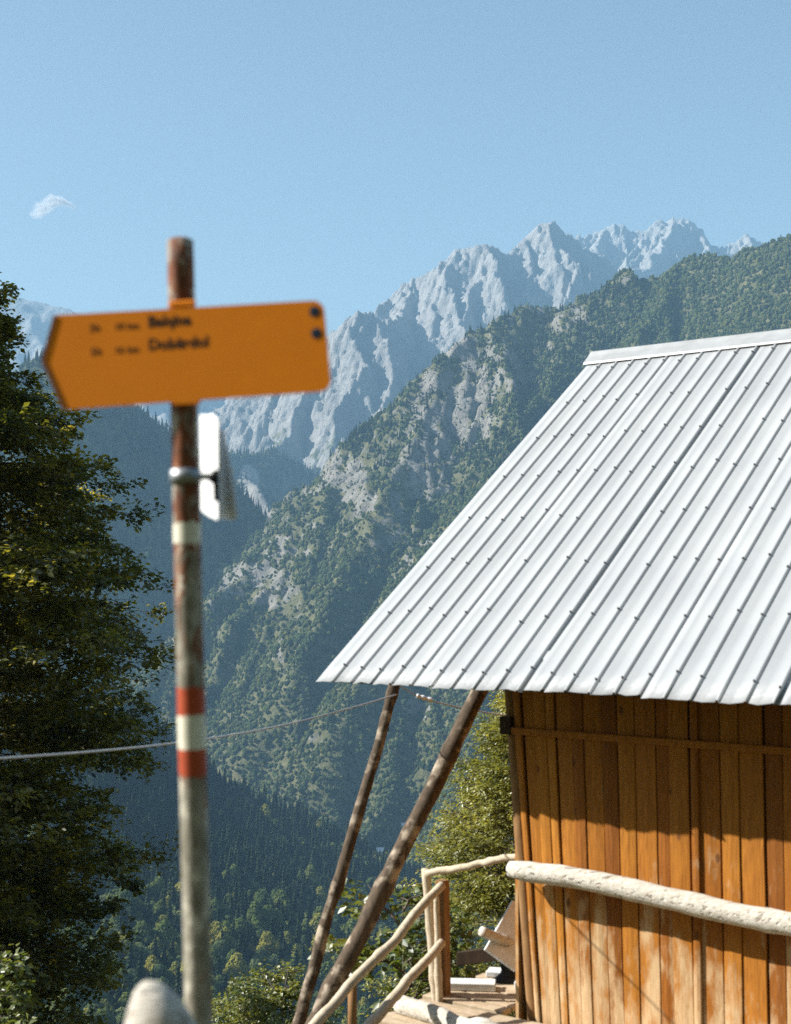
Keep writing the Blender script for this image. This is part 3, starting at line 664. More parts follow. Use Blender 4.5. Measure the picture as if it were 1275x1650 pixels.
# sunlit mountain
q, px, vg = sample_sheet(shR, 300000, lambda px, vg, nz, u: (u < np.clip((vg - 0.28) * 1.35, 0.28, 0.95)) & (nz > 0.3) & (px[:, 1] < 1480) & (px[:, 1] > 340), 31)
n = len(q); u = rng.random(n)
nz_ = fbm(np.stack([px[:, 0] / 45, px[:, 1] / 45, 0 * u + 8], -1), 3)
con = ((u < 0.18 + 0.5 * np.clip(nz_ * 2.2, 0, 1)) & (px[:, 0] < 1000) & (px[:, 1] < 760)) | (u < 0.03)
idx = np.where(con, rng.integers(3, 5, n), np.where(rng.random(n) < 0.10, 2, rng.integers(0, 2, n)))
sz = rng.uniform(0.45, 1.1, n) ** 1.2 * np.where(con, 0.95, 0.82) * np.where(vg < 0.35, 0.42, np.where(vg < 0.55, 0.62, 1.0)) * np.where(px[:, 1] > 1050, 0.85, 1.0)
forest('forest_on_sunlit_mountain', 'green beech and pine wood covering the sunlit mountain slope behind the hut', q - np.array([0, 0, 0.8]), np.stack([sz * rng.uniform(0.85, 1.2, n), sz * rng.uniform(0.85, 1.2, n), sz], -1), idx)
# shaded mountains
for s_, nm, lb, cnt, sd in ((sh2, 'forest_on_shaded_mountain', 'blue shaded conifer wood on the round spur right of the pole', 26000, 33), (sh1, 'forest_on_shaded_spur', 'dark blue conifer wood on the shaded valley wall left of the pole', 36000, 34)):
    q, px, vg = sample_sheet(s_, cnt, lambda px, vg, nz, u: (u < np.clip((vg - 0.2) * 1.6, 0.02, 1)) & (px[:, 1] < 1120), sd); n = len(q)
    sz = rng.uniform(0.7, 1.25, n); idx = np.where(rng.random(n) < 0.75, rng.integers(3, 5, n), rng.integers(0, 2, n))
    forest(nm, lb, q, np.stack([sz, sz, sz * 1.1], -1), idx)
# valley side
def valley_forest():
    n = 60000
    r = np.random.default_rng(35)
    ny, nx, _ = VS.shape
    a, b = r.random(n) * (ny - 1.01), r.random(n) * (nx - 1.01); i, j = a.astype(int), b.astype(int); a -= i; b -= j
    q = VS[i, j] * ((1 - a) * (1 - b))[:, None] + VS[i + 1, j] * (a * (1 - b))[:, None] + VS[i, j + 1] * ((1 - a) * b)[:, None] + VS[i + 1, j + 1] * (a * b)[:, None]
    sx = 637 + FPX * q[:, 0] / q[:, 1]; sy = 960 - FPX * (q[:, 2] - 1.65) / q[:, 1]
    m = (sx > -150) & (sx < 900) & (sy < 1760) & (q[:, 1] < 1260) & (q[:, 1] > 430)
    q, sx, sy = q[m], sx[m], sy[m]; n = len(q)
    k = fbm(np.stack([q[:, 0] / 90, q[:, 1] / 90, 0 * sx + 1], -1), 3)
    low = sstep(1380, 1560, sy)
    con = r.random(n) < np.clip(0.9 - 0.75 * low + 0.5 * k, 0.05, 0.97)
    idx = np.where(con, r.integers(3, 5, n), np.where(r.random(n) < 0.45, 2, r.integers(0, 2, n)))
    sz = r.uniform(0.6, 1.25, n) * np.where(con, 1.0, 0.95) * np.where((idx == 2) & (r.random(n) < 0.25), 1.5, 1.0)
    forest('forest_on_valley_side', 'dark spruce wood with yellow green crowns filling the shaded valley below', q - np.array([0, 0, 0.6]), np.stack([sz, sz, sz * r.uniform(0.9, 1.25, n)], -1), idx)
valley_forest()

# ------------------------------------------------------------------ air
def haze():
    b = MB(); lo, hi = -340.0, 1560.0
    b.box((0, 3300, (lo + hi) / 2), (5200, 0, 0), (0, 4300, 0), (0, 0, (hi - lo) / 2))
    t = NT('haze'); v = t.n('VolumePrincipled')
    v.inputs['Color'].default_value = (0.38, 0.70, 1.0, 1); v.inputs['Density'].default_value = 0.000122
    t.t.links.new(v.outputs[0], t.out.inputs['Volume'])
    o = b.build('haze', t.m); tag(o, 'pale blue summer haze filling the valley', 'haze', kind='stuff')
haze()

# ------------------------------------------------------------------ cloud (beyond the haze)
def cloud():
    c = P(80, 331, 12500)
    b = bmesh.new(); bmesh.ops.create_icosphere(b, subdivisions=4, radius=1.0)
    me = bpy.data.meshes.new('cloud'); b.to_mesh(me); b.free()
    t = NT('cloud_vapour'); v = t.n('VolumePrincipled'); v.inputs['Color'].default_value = (0.97, 0.97, 0.97, 1); v.inputs['Anisotropy'].default_value = 0.2
    oc = t.n('TexCoord').outputs['Object']
    sp = t.n('SeparateXYZ'); t.set(sp.inputs[0], oc)
    x, y, z = sp.outputs
    # an arched wisp: thick on the left, thin and bent down on the right
    arch = t.math('SUBTRACT', z, t.math('MULTIPLY', t.math('SUBTRACT', 0.28, t.math('POWER', t.math('ABSOLUTE', t.math('SUBTRACT', x, 0.28)), 1.6)), 1.15))
    thick = t.val(x, -0.7, 0.6, 0.42, 0.15)
    dd = t.math('DIVIDE', t.math('ABSOLUTE', t.math('ADD', arch, t.val(x, -0.6, 0.2, 0.22, 0.0))), thick)
    rad = t.n('VectorMath', operation='LENGTH'); t.set(rad.inputs[0], oc)
    n = t.noise(oc, 3.2, 6, 0.65, 0.4)
    f = t.math('SUBTRACT', t.math('ADD', 0.55, t.math('MULTIPLY', t.math('SUBTRACT', n, 0.5), 3.2)), t.math('MULTIPLY', dd, 0.75))
    f = t.math('MULTIPLY', t.val(f, 0.0, 0.8), t.val(rad.outputs['Value'], 0.6, 1.0, 1.0, 0.0))
    t.set(v.inputs['Density'], t.math('MULTIPLY', f, 0.035))
    t.t.links.new(v.outputs[0], t.out.inputs['Volume'])
    me.materials.append(t.m)
    o = bpy.data.objects.new('cloud', me); link(o); o.location = V(c); o.scale = (265, 170, 150)
    tag(o, 'small white wisp of cloud in the blue sky above the sign', 'cloud')
cloud()

# ------------------------------------------------------------------ hut
W2 = np.array([0.8, -0.6, 0.0]); N2 = np.array([-0.6, -0.8, 0.0]); UP = np.array([0, 0, 1.0])
CORNER = np.array([0.80, 9.5, 0.0]); OVER = 0.65
def zpix(py, px, Y): return P(px, py, Y)[2]
E0 = CORNER + OVER * N2 - 1.186 * W2                     # left end of the eave, plan
Z_E = zpix(1098, 510, E0[1])
RUN = min(np.arange(3.5, 4.6, 0.005), key=lambda q: abs((E0 - q * N2)[0] - P(957, 577, (E0 - q * N2)[1])[0])); RIDGE0 = E0 - RUN * N2
Z_R = zpix(577, 951, RIDGE0[1])
SLOPE = (Z_R - Z_E) / RUN; SLEN = math.hypot(RUN, Z_R - Z_E)
SD = np.array([-N2[0] * RUN, -N2[1] * RUN, Z_R - Z_E]) / SLEN        # up the slope
SN = np.cross(W2, SD); SN = SN if SN[2] > 0 else -SN
LROOF = 6.6; Z_DECK = -2.75 + EYE[2]
hut = empty('wooden_hut', (*(CORNER + 2.5 * W2 - 2.5 * N2)[:2], Z_DECK))
tag(hut, 'brown plank hut with a pale ribbed metal roof on the right', 'hut')
def roof_pt(a, s_, h=0.0): return E0 + np.array([0, 0, Z_E]) + a * W2 + s_ * SD + h * SN
SD2 = np.array([SD[0], SD[1], -SD[2]]); SN2 = np.cross(W2, SD2); SN2 = SN2 if SN2[2] > 0 else -SN2
b = MB()                                                  # purlins under the sheets, both slopes
for k in range(9):
    c = roof_pt(LROOF / 2, 0.12 + k * (SLEN - 0.3) / 8, -0.045); b.box(c, W2 * (LROOF / 2 - 0.10), SD * 0.035, SN * 0.025)
for k in range(6):
    c = roof_pt(LROOF / 2, SLEN) + SD2 * (0.25 + k * (SLEN - 0.4) / 5) - SN2 * 0.05; b.box(c, W2 * (LROOF / 2 - 0.10), SD2 * 0.035, SN2 * 0.025)
b.box(roof_pt(LROOF / 2 + 0.5, SLEN / 2 + 0.12, -0.083), W2 * (LROOF / 2 - 0.62), SD * (SLEN / 2 - 0.2), SN * 0.011)  # dark underlay on both slopes, added to cut bounced light under the eave
b.box(roof_pt(LROOF / 2, SLEN) + SD2 * (SLEN / 2 + 0.02) - SN2 * 0.09, W2 * (LROOF / 2 - 0.12), SD2 * (SLEN / 2 - 0.06), SN2 * 0.011)
roof = b.build('roof', M_DARK, hut)
RIBS = 0.163
def sheet_mesh(nrib, length, back=False):
    """one ribbed sheet, local x along the eave, y up the slope, z out of it"""
    prof = []
    for k in range(nrib):
        x0 = k * RIBS
        prof += [(x0, 0.0), (x0 + 0.055, 0.0003), (x0 + RIBS - 0.033, 0.0), (x0 + RIBS - 0.029, 0.012), (x0 + RIBS - 0.013, 0.012), (x0 + RIBS - 0.009, 0.0)]
    prof += [(nrib * RIBS + 0.012, 0.0)]
    prof = np.array(prof); ny = 26; ys = np.linspace(0, length, ny); m = len(prof)
    vs = np.zeros((ny, m, 3)); vs[..., 0] = prof[:, 0]; vs[..., 2] = prof[:, 1]; vs[..., 1] = ys[:, None]
    vs[..., 2] += 0.003 * fbm(np.stack([vs[..., 0] * 1.5 + rng.uniform(0, 50), vs[..., 1] * 1.2, 0 * vs[..., 0]], -1), 3)
    vs[0, :, 1] += 0.006 * rng.normal(size=m); vs[0, :, 2] -= 0.004
    I = np.arange(ny * m).reshape(ny, m); F = np.stack([I[:-1, :-1], I[:-1, 1:], I[1:, 1:], I[1:, :-1]], -1).reshape(-1, 4)
    me = mesh_np('roof_sheet', vs.reshape(-1, 3), F, M_ROOF)
    return me
def place(o, org, ax, ay, az, parent):
    m = Matrix(((ax[0], ay[0], az[0], org[0]), (ax[1], ay[1], az[1], org[1]), (ax[2], ay[2], az[2], org[2]), (0, 0, 0, 1)))
    link(o); o.parent = parent; o.matrix_parent_inverse = world_of(parent).inverted()
    loc, rot, sc = m.decompose(); o.location = loc; o.rotation_euler = rot.to_euler(); return o
ns = 8; NR = 5; screwme = None
b = MB(); b.tube([(0, 0, 0), (0, 0, 0.004), (0, 0, 0.005), (0, 0, 0.011)], [0.0085, 0.0085, 0.005, 0.005], 7)
tmp = b.build('screw', M_SCREW); screwme = tmp.data; bpy.data.objects.remove(tmp)
for k in range(ns):
    off = [0.0, 0.008, -0.008, 0.016, 0.006, 0.022, 0.004, 0.012][k]
    o = bpy.data.objects.new('roof_sheet', sheet_mesh(NR, SLEN - 0.02 + off))
    mod = o.modifiers.new('thickness', 'SOLIDIFY'); mod.thickness = 0.0016; mod.offset = -1
    place(o, roof_pt(k * NR * RIBS, -off, 0.004 + 0.002 * (k % 2)), W2, SD, SN, roof)
    for q in range(NR):
        for j in range(8):
            if rng.random() < 0.12: continue
            sc = bpy.data.objects.new('screw', screwme)
            a = (k * NR + q + 1) * RIBS - 0.021; y = 0.16 + j * (SLEN - 0.42) / 7 + rng.normal(0, 0.035)
            place(sc, roof_pt(a, y, 0.0165 + 0.002 * (k % 2)), W2, SD, SN, roof)
    o = bpy.data.objects.new('roof_sheet', sheet_mesh(NR, SLEN - 0.02))
    mod = o.modifiers.new('thickness', 'SOLIDIFY'); mod.thickness = 0.0016; mod.offset = -1
    place(o, roof_pt(k * NR * RIBS, SLEN, 0.004) + UP * 0.003 + SD2 * SLEN, W2, -SD2, SN2, roof)
# ridge cap: folded sheet in lengths
b = MB()
def capseg(a0, a1, lift):
    prof = [(-0.16, 0.022), (-0.145, 0.032), (-0.03, 0.040)]
    top = roof_pt(0, SLEN)
    pts = [lambda a, w=w, h=h: roof_pt(a, SLEN + w, h + lift) for w, h in prof]
    pts += [lambda a: roof_pt(a, SLEN, 0) + UP * (0.062 + lift)]
    pts += [lambda a, w=w, h=h: roof_pt(a, SLEN, 0) - SD2 * w + SN2 * (h + lift) for w, h in prof[::-1]]
    n = len(pts); aa = np.linspace(a0, a1, 5)
    vs = [p(a) for a in aa for p in pts] + [p(a) - UP * 0.003 for a in aa for p in pts]
    fs = [(i * n + j, i * n + j + 1, (i + 1) * n + j + 1, (i + 1) * n + j) for i in range(4) for j in range(n - 1)]
    m = 5 * n
    fs += [(m + f[3], m + f[2], m + f[1], m + f[0]) for f in list(fs)]
    fs += [(i, i + 1, m + i + 1, m + i) for i in range(n - 1)] + [(4 * n + i, m + 4 * n + i, m + 4 * n + i + 1, 4 * n + i + 1) for i in range(n - 1)]
    fs += [(i * n, m + i * n, m + (i + 1) * n, (i + 1) * n) for i in range(4)]
    bb = MB(); bb.add(vs, fs); return bb
for a0, a1, l in ((-0.03, 2.0, 0.0), (1.95, 4.0, 0.004), (3.95, 6.6, 0.0)):
    cp = capseg(a0, a1, l).build('ridge_cap', M_CAP, roof)
# walls
wt = Z_E + OVER * SLOPE - 0.10; wb = Z_DECK - 0.35
LW = LROOF - 1.186 - 0.4; DW = 2 * (RUN - OVER)
b = MB()
b.box(CORNER + W2 * (LW / 2 + 0.10) - N2 * 0.06 + UP * (wt + wb) / 2, W2 * (LW / 2 - 0.12), N2 * 0.02, UP * (wt - wb) / 2)
front = b.build('front_wall', M_DARK, hut)
def lean(a, z):
    """the left corner has racked outwards at the top"""
    t = (z - (Z_DECK)) / (wt - Z_DECK); return (0.135 - 0.20 * t) * math.exp(-a / 0.55)
a = 0.0; boards = []
widths = [0.055, 0.10, 0.085, 0.07, 0.115, 0.09, 0.13, 0.105, 0.12, 0.15, 0.095, 0.135, 0.05, 0.14, 0.12, 0.16, 0.11]
while a < LW - 0.1:
    w = widths[len(boards)] if len(boards) < len(widths) else rng.uniform(0.1, 0.18)
    boards.append((a, w)); a += w
for i, (a, w) in enumerate(boards):
    th = 0.026; out = rng.uniform(-0.004, 0.008); gap = rng.uniform(0.002, 0.008); tw = rng.normal(0, 0.004)
    if i == 12: out += 0.012
    n = 8; zs = np.linspace(wb + 0.1 + rng.uniform(-0.04, 0.04), wt + rng.uniform(-0.02, 0.02), n); vs = []
    wob = np.cumsum(rng.normal(0, 0.0018, n))
    for z, wb_ in zip(zs, wob):
        l0 = a + lean(a, z) + gap / 2 + wb_; l1 = a + w + lean(a + w, z) - gap / 2 + wb_
        cup = 0.003
        for (l, d) in ((l0, -th), (l0, -0.003), (l0 + 0.004, 0), ((l0 + l1) / 2, cup), (l1 - 0.004, 0), (l1, -0.003), (l1, -th)):
            f = (l - l0) / (l1 - l0)
            vs.append(CORNER + W2 * l + N2 * (d + out + tw * (f - 0.5)) + UP * z)
    m = 7; fs = [(i_ * m + j, i_ * m + (j + 1) % m, (i_ + 1) * m + (j + 1) % m, (i_ + 1) * m + j) for i_ in range(n - 1) for j in range(m)] + [tuple(range(m)), tuple((n - 1) * m + j for j in range(m))]
    bb = MB(); bb.add(vs, fs); bb.build('board', M_BOARD, front)
def nailboard(name, mat, p0, p1, hw, hh, parent, nrm=N2):
    p0, p1 = np.asarray(p0, float), np.asarray(p1, float); d = (p1 - p0) / 2; t = d / np.linalg.norm(d); v = np.cross(t, nrm); v /= np.linalg.norm(v)
    bb = MB(); bb.box((p0 + p1) / 2, d, np.cross(v, t) * hw, v * hh, 0.003); return bb.build(name, mat, parent)
# corner post, horizontal batten with its beam end, and the gable and rear walls
b = MB(); zs = np.linspace(wb, wt, 9)
b.tube([CORNER + W2 * (lean(0, z) - 0.035) - N2 * 0.05 + UP * z for z in zs], [0.05] * 9, 10, True, 0.03); b.build('corner_post', M_POSTWOOD, hut, True)
zb = P(900, 1188, 9.25)[2]
nailboard('batten', M_BOARD, CORNER + W2 * (-0.02) + N2 * 0.022 + UP * (zb + 0.02), CORNER + W2 * (LW - 0.2) + N2 * 0.022 + UP * (zb - 0.01), 0.010, 0.022, hut)
b = MB(); b.box(CORNER + W2 * (-0.07) - N2 * 0.02 + UP * (zb + 0.05), W2 * 0.045, N2 * 0.05, UP * 0.06, 0.006); b.build('beam_end', M_DARK, hut)
gz0 = wt - 0.02
for side in (0, 1):
    base = CORNER + W2 * (0.02 if side == 0 else LW + 0.03)
    gw = MB(); nb = 36
    gwall = None
    for k in range(nb):
        d0, d1 = DW * k / nb + 0.01, DW * (k + 1) / nb - 0.004; m_ = (d0 + d1) / 2
        ht = lambda d: wt + SLOPE * min(d, DW - d) - 0.06
        sgn = 1 if side else -1
        l = base + sgn * W2 * (0.012 if k % 2 else 0.018)
        vs = []
        for t_ in (0, 0.022):
            q = l + sgn * W2 * t_
            vs += [q - N2 * d0 + UP * wb, q - N2 * d1 + UP * wb, q - N2 * d1 + UP * ht(d1), q - N2 * d0 + UP * ht(d0)]
        bb = MB(); bb.add(vs, [(0, 1, 2, 3), (7, 6, 5, 4), (0, 4, 5, 1), (1, 5, 6, 2), (2, 6, 7, 3), (3, 7, 4, 0)])
        if gwall is None:
            core = MB(); core.box(base - N2 * DW / 2 + UP * (wt + wb) / 2 - sgn * W2 * 0.02, W2 * 0.01, N2 * (DW / 2 - 0.1), UP * (wt - wb) / 2); gwall = core.build('gable_wall', M_DARK, hut)
        bb.build('board', M_BOARD, gwall)
b = MB(); b.box(CORNER + W2 * LW / 2 - N2 * (DW - 0.02) + UP * (wt + wb) / 2, W2 * (LW / 2), N2 * 0.03, UP * (wt - wb) / 2); b.build('rear_wall', M_DARK, hut)
# underpinning posts of the floor down to the hillside
for a in (0.1, 2.4, LW - 0.2):
    for d in (0.15, DW - 0.2):
        c = CORNER + W2 * a - N2 * d; z0 = float(gz(c[0], c[1])) - 0.3
        b = MB(); b.tube([c + UP * z0, c + UP * (wb + 0.15)], 0.09, 8); b.build('floor_post', M_POSTWOOD, hut, True)
# leaning poles that prop the overhanging gable
def crooked(p0, p1, n, wob, r0, r1, rough, seg=10, seed=0, knots=0):
    r = np.random.default_rng(seed); t = np.linspace(0, 1, n); p0, p1 = np.asarray(p0, float), np.asarray(p1, float)
    pts = p0 + (p1 - p0) * t[:, None] + np.stack([fbm(np.stack([t * 4 + seed, 0 * t + k, 0 * t], -1), 3) for k in range(3)], -1) * wob * np.sin(np.pi * np.clip(t, 0.03, 0.97))[:, None]
    rad = r0 + (r1 - r0) * t; rad = rad * (1 + 0.12 * fbm(np.stack([t * 14 + seed, 0 * t, 0 * t], -1), 3))
    for _ in range(knots): rad[r.integers(2, n - 2)] *= 1.22
    b = MB(); b.tube(pts, rad, seg, True, rough); return b, pts
def ext_to_ground(top, bot):
    d = bot - top; k = 1.0
    for _ in range(60):
        q = top + d * k
        if q[2] < gz(q[0], q[1]) - 0.15: break
        k += 0.04
    return top + d * k
for (t0, b0, r0, r1, sd, nm) in (((648, 1060, 11.3), (486, 1650, 10.6), 0.040, 0.054, 5, 0), ((806, 1050, 10.9), (512, 1650, 10.1), 0.060, 0.072, 9, 1)):
    top = P(*t0); bot = ext_to_ground(top, P(*b0)); top = top + UP * 0.02
    b, pts = crooked(top, bot, 60, 0.10 if nm == 0 else 0.07, r0, r1, 0.05, 11, sd, 8)
    for k in range(7 if nm == 0 else 4):
        i = 6 + k * 6; s_ = pts[i]; dr = np.array([rng.choice([-1, 1]) * 0.8, -0.3, 0.5]); b.tube([s_, s_ + dr * (r0 + rng.uniform(0.01, 0.035))], [0.016, 0.011], 6)
    b.build('support_pole', M_PROP, hut, True)

# ------------------------------------------------------------------ deck
deck = empty('deck', (*(CORNER + 0.5 * N2)[:2], Z_DECK)); tag(deck, 'sun bleached plank deck at the foot of the hut wall', 'deck')
for k in range(5):
    l0 = -0.72 + rng.normal(0, 0.025); l1 = 3.6; d0 = 0.045 + k * 0.118
    b = MB(); n = 9; ls = np.linspace(l0, l1, n); vs = []
    for l in ls:
        w = rng.normal(0, 0.003)
        for (d, h) in ((d0, -0.035), (d0 + w, 0), (d0 + 0.055, 0.004 + rng.normal(0, 0.001)), (d0 + 0.110 + w, 0), (d0 + 0.110, -0.035)):
            vs.append(CORNER + W2 * l + N2 * d + UP * (Z_DECK + h + 0.002 * (k % 3)))
    m = 5; fs = [(i * m + j, i * m + (j + 1) % m, (i + 1) * m + (j + 1) % m, (i + 1) * m + j) for i in range(n - 1) for j in range(m)] + [tuple(range(m)), tuple((n - 1) * m + j for j in range(m))]
    b.add(vs, fs); b.build('deck_board', M_DECK, deck)
for k in range(6):                                        # boards left of the corner, running past the gable
    l0 = -0.74 + rng.normal(0, 0.03); d = -0.075 - k * 0.125
    b = MB(); b.box(CORNER + W2 * ((l0 - 0.13) / 2) + N2 * d + UP * (Z_DECK - 0.016 + 0.002 * (k % 2)), W2 * (-(l0 + 0.13) / 2), N2 * 0.055, UP * 0.018, 0.004); b.build('deck_board', M_DECK, deck)
for l in (-0.62, 1.4, 3.4):
    b = MB(); b.box(CORNER + W2 * l + N2 * -0.02 + UP * (Z_DECK - 0.10), W2 * 0.05, N2 * 0.68, UP * 0.06, 0.005); b.build('joist', M_POSTWOOD, deck)
    for d in (-0.55, 0.55):
        c = CORNER + W2 * l + N2 * d; z0 = float(gz(c[0], c[1])) - 0.3
        b = MB(); b.tube([c + UP * z0, c + UP * (Z_DECK - 0.16)], 0.065, 8, True, 0.03); b.build('deck_post', M_POSTWOOD, deck, True)
# rough log edge of the deck
b, _ = crooked(CORNER + W2 * -0.66 + N2 * 0.40 + UP * (Z_DECK + 0.05), CORNER + W2 * 0.75 + N2 * 0.62 + UP * (Z_DECK + 0.03), 24, 0.05, 0.065, 0.06, 0.03, 12, 31, 3)
o = b.build('split_log', M_LOG, None, True); tag(o, 'pale split log lying along the front of the deck', 'log')
for i, (x0, x1, y, Yd, h, lb) in enumerate(((724, 799, 1608, 10.15, 0.026, 'white plank lying flat beside the brown rail post'), (786, 812, 1598, 10.5, 0.02, 'small white board lying behind the dark stump'), (832, 856, 1596, 10.2, 0.024, 'white board end lying by the hut corner'))):
    p0, p1 = P(x0, y, Yd), P(x1, y - 1, Yd - 0.03); z = Z_DECK + h + 0.006
    p0[2] = p1[2] = z; d = (p1 - p0) / 2; t_ = d / np.linalg.norm(d); sd_ = np.cross(UP, t_)
    b = MB(); b.box((p0 + p1) / 2, d, sd_ * 0.07, UP * h, 0.005); o = b.build('plank', M_WHITEPLANK); tag(o, lb, 'plank')

# ------------------------------------------------------------------ railings
rail = empty('log_railing', P(900, 1500, 8.8) * np.array([1, 1, 0]) + UP * Z_DECK); tag(rail, 'thick bleached log rail running in front of the plank wall', 'railing')
zr = P(820, 1394, 9.2)[2]
pa, pb_ = P(822, 1397, 9.36), P(1275, 1482, 8.24); pc = pa + (pb_ - pa) * 1.75
n = 46; t_ = np.linspace(0, 1, n)
pts = pa + (pc - pa) * t_[:, None]; pts[:, 2] += 0.018 * np.sin(t_ * 8.0 + 0.4) * np.minimum(1, t_ * 6) - 0.01 + 0.012 * fbm(np.stack([t_ * 14, 0 * t_, 0 * t_], -1), 2)
rad = 0.067 + 0.010 * fbm(np.stack([t_ * 16, 0 * t_ + 3, 0 * t_], -1), 3); rad[0] *= 0.72; rad[1] *= 0.95
b = MB(); b.tube(pts, rad, 16, True, 0.018)
b.build('log_rail', M_LOG, rail, True)
c = pts[-3]; zg = Z_DECK - 0.02
b, _ = crooked(c + UP * -0.03, np.array([c[0], c[1], float(gz(c[0], c[1])) - 0.2]), 12, 0.02, 0.06, 0.06, 0.03, 10, 8); b.build('rail_post', M_STICK, rail, True)
srail = empty('stair_railing', P(700, 1615, 9.95)); tag(srail, 'stick handrail sloping down from the deck with its post', 'railing')
def stick(name, mat, p0, p1, r0, r1, par, wob=0.02, seed=1, n=16): 
    b, _ = crooked(p0, p1, n, wob, r0, r1, 0.03, 10, seed, 1); return b.build(name, mat, par, True)
Yp = 9.95
stick('rail_post', M_STICK, P(686, 1400, Yp), P(706, 1640, Yp), 0.030, 0.036, srail, 0.02, 3)
stick('rail_post', M_STICK, P(703, 1440, Yp - 0.08), P(709, 1640, Yp - 0.08), 0.020, 0.028, srail, 0.02, 4)
b = MB(); p0, p1 = P(713, 1418, Yp + 0.05), P(716, 1640, Yp + 0.05); b.box((p0 + p1) / 2, (p1 - p0) / 2, W2 * 0.036, N2 * 0.036, 0.004); b.build('square_post', M_POSTWOOD, srail)
stick('handrail', M_STICK, P(713, 1426, Yp - 0.14), P(470, 1692, 8.6), 0.030, 0.034, srail, 0.05, 6, 30)
stick('handrail', M_STICK, P(712, 1519, Yp - 0.14), P(560, 1692, 8.7), 0.030, 0.036, srail, 0.04, 7, 30)
stick('top_rail', M_STICK, P(688, 1408, Yp - 0.03), P(838, 1380, 9.55), 0.026, 0.024, srail, 0.05, 8, 24)
p0 = P(566, 1600, 9.2); stick('baluster', M_POSTWOOD, P(568, 1585, 9.15), np.array([p0[0], p0[1], float(gz(p0[0], p0[1])) - 0.2]), 0.028, 0.03, srail, 0.02, 9)
# lumber on the deck behind the corner
bench = empty('rustic_bench', P(815, 1606, 10.3)); tag(bench, 'white plank bench with log arm and dark stump leg beside the hut corner', 'bench')
p0, p1 = P(806, 1546, 10.2), P(848, 1470, 10.45); d = (p1 - p0) / 2; u_ = d / np.linalg.norm(d); s_ = np.cross(u_, np.array([0.3, -0.8, 0.5])); s_ /= np.linalg.norm(s_)
b = MB(); b.box((p0 + p1) / 2, d * 1.04, s_ * 0.13, np.cross(u_, s_) * 0.019, 0.004); b.build('seat_plank', M_WHITEPLANK, bench)
stick('log_arm', M_LOG, P(776, 1500, 10.15), P(838, 1528, 10.35), 0.036, 0.038, bench, 0.02, 12)
b = MB(); p0, p1 = P(738, 1545, 10.7), P(856, 1530, 10.5); b.box((p0 + p1) / 2, (p1 - p0) / 2, N2 * 0.02, UP * 0.05, 0.004); b.build('back_board', M_DARK, bench)
q = P(818, 1540, 10.35); b = MB(); zt = P(818, 1552, 10.35)[2]
b.tube([np.array([q[0], q[1], z]) for z in np.linspace(Z_DECK + 0.006, zt, 8)], [0.11, 0.085, 0.06, 0.052, 0.05, 0.048, 0.05, 0.055], 10, True, 0.05); b.build('stump_leg', M_BLACK, bench, True)

# ------------------------------------------------------------------ cable
def cable(name, pts, r, lab, sag=0.0):
    b = MB(); pts = np.asarray(pts, float); b.tube(pts, r, 7); o = b.build(name, M_WIRE, None, True); tag(o, lab, 'cable'); return o
A0, A1 = P(-160, 1232, 5.6), P(640, 1119, 11.2); t_ = np.linspace(0, 1, 40)
pts = A0 + (A1 - A0) * t_[:, None]; pts[:, 2] -= 0.10 * np.sin(np.pi * t_)
cable('cable', pts, 0.0055, 'pale cable sagging from the left edge across the post to the roof pole')
A0, A1 = P(697, 1130, 14.0), P(862, 1158, 14.6); pts = A0 + (A1 - A0) * t_[:, None]; pts[:, 2] -= 0.02 * np.sin(np.pi * t_)
o = cable('cable', pts, 0.008, 'short pale cable under the eave running behind the hut corner')
ins = empty('insulator', P(684, 1125, 14.0)); tag(ins, 'white porcelain insulator on a cable under the eave', 'insulator')
p0, p1 = P(671, 1121, 13.98), P(697, 1129, 14.0); u_ = (p1 - p0)
b = MB(); b.tube([p0 + u_ * q for q in (0, 0.02, 0.1, 0.14, 0.3, 0.34, 0.5, 0.54, 0.7, 0.74, 0.9, 0.98, 1)], np.array([0.3, 0.9, 1, 0.8, 0.8, 1, 1, 0.8, 0.8, 1, 1, 0.9, 0.3]) * 0.026, 10); b.build('porcelain_body', M_PORC, ins, True)
b = MB(); b.tube([p0 - u_ * 1.6 + UP * 0.07, p0 + u_ * 0.02], 0.008, 6); b.build('wire_hook', M_WIRE, ins)

# ------------------------------------------------------------------ signpost
def ray(px, py):
    q = P(px, py, 1.0) - EYE; return q / np.linalg.norm(q)
pT, pB = P(290.5, 388, 2.745), P(321, 1660, 2.745)
ax = (pB - pT) / np.linalg.norm(pB - pT)
kk = (pT[2] - float(gz(pT[0], pT[1])) + 0.35) / -ax[2]
foot = pT + ax * kk
post = empty('signpost', (foot[0], foot[1], float(gz(foot[0], foot[1])))); tag(post, 'rusty trail signpost with an orange arrow plate and painted bands', 'signpost')
PR = 0.0262
b = MB(); tt = np.linspace(0, 1, 80); b.tube(pT + (foot - pT) * tt[:, None], PR * np.where(tt < 0.003, 0.97, 1.0), 28); b.build('pole', M_RUST, post, True)
b = MB(); b.tube([pT - ax * 0.001, pT - ax * 0.0012 - ax * 0.003], [PR * 0.9, PR * 0.7], 24); b.build('pole_cap', M_RUST, post)
def along(py):
    lo, hi = 0.0, kk
    for _ in range(50):
        m = (lo + hi) / 2; q = pT + ax * m - EYE; f = q[1] * CP + q[2] * SP; y = 825 - FPX * (-q[1] * SP + q[2] * CP) / f
        if y < py: lo = m
        else: hi = m
    return lo
pa1 = np.cross(ax, [0, 1, 0]); pa1 /= np.linalg.norm(pa1); pa2 = np.cross(ax, pa1)
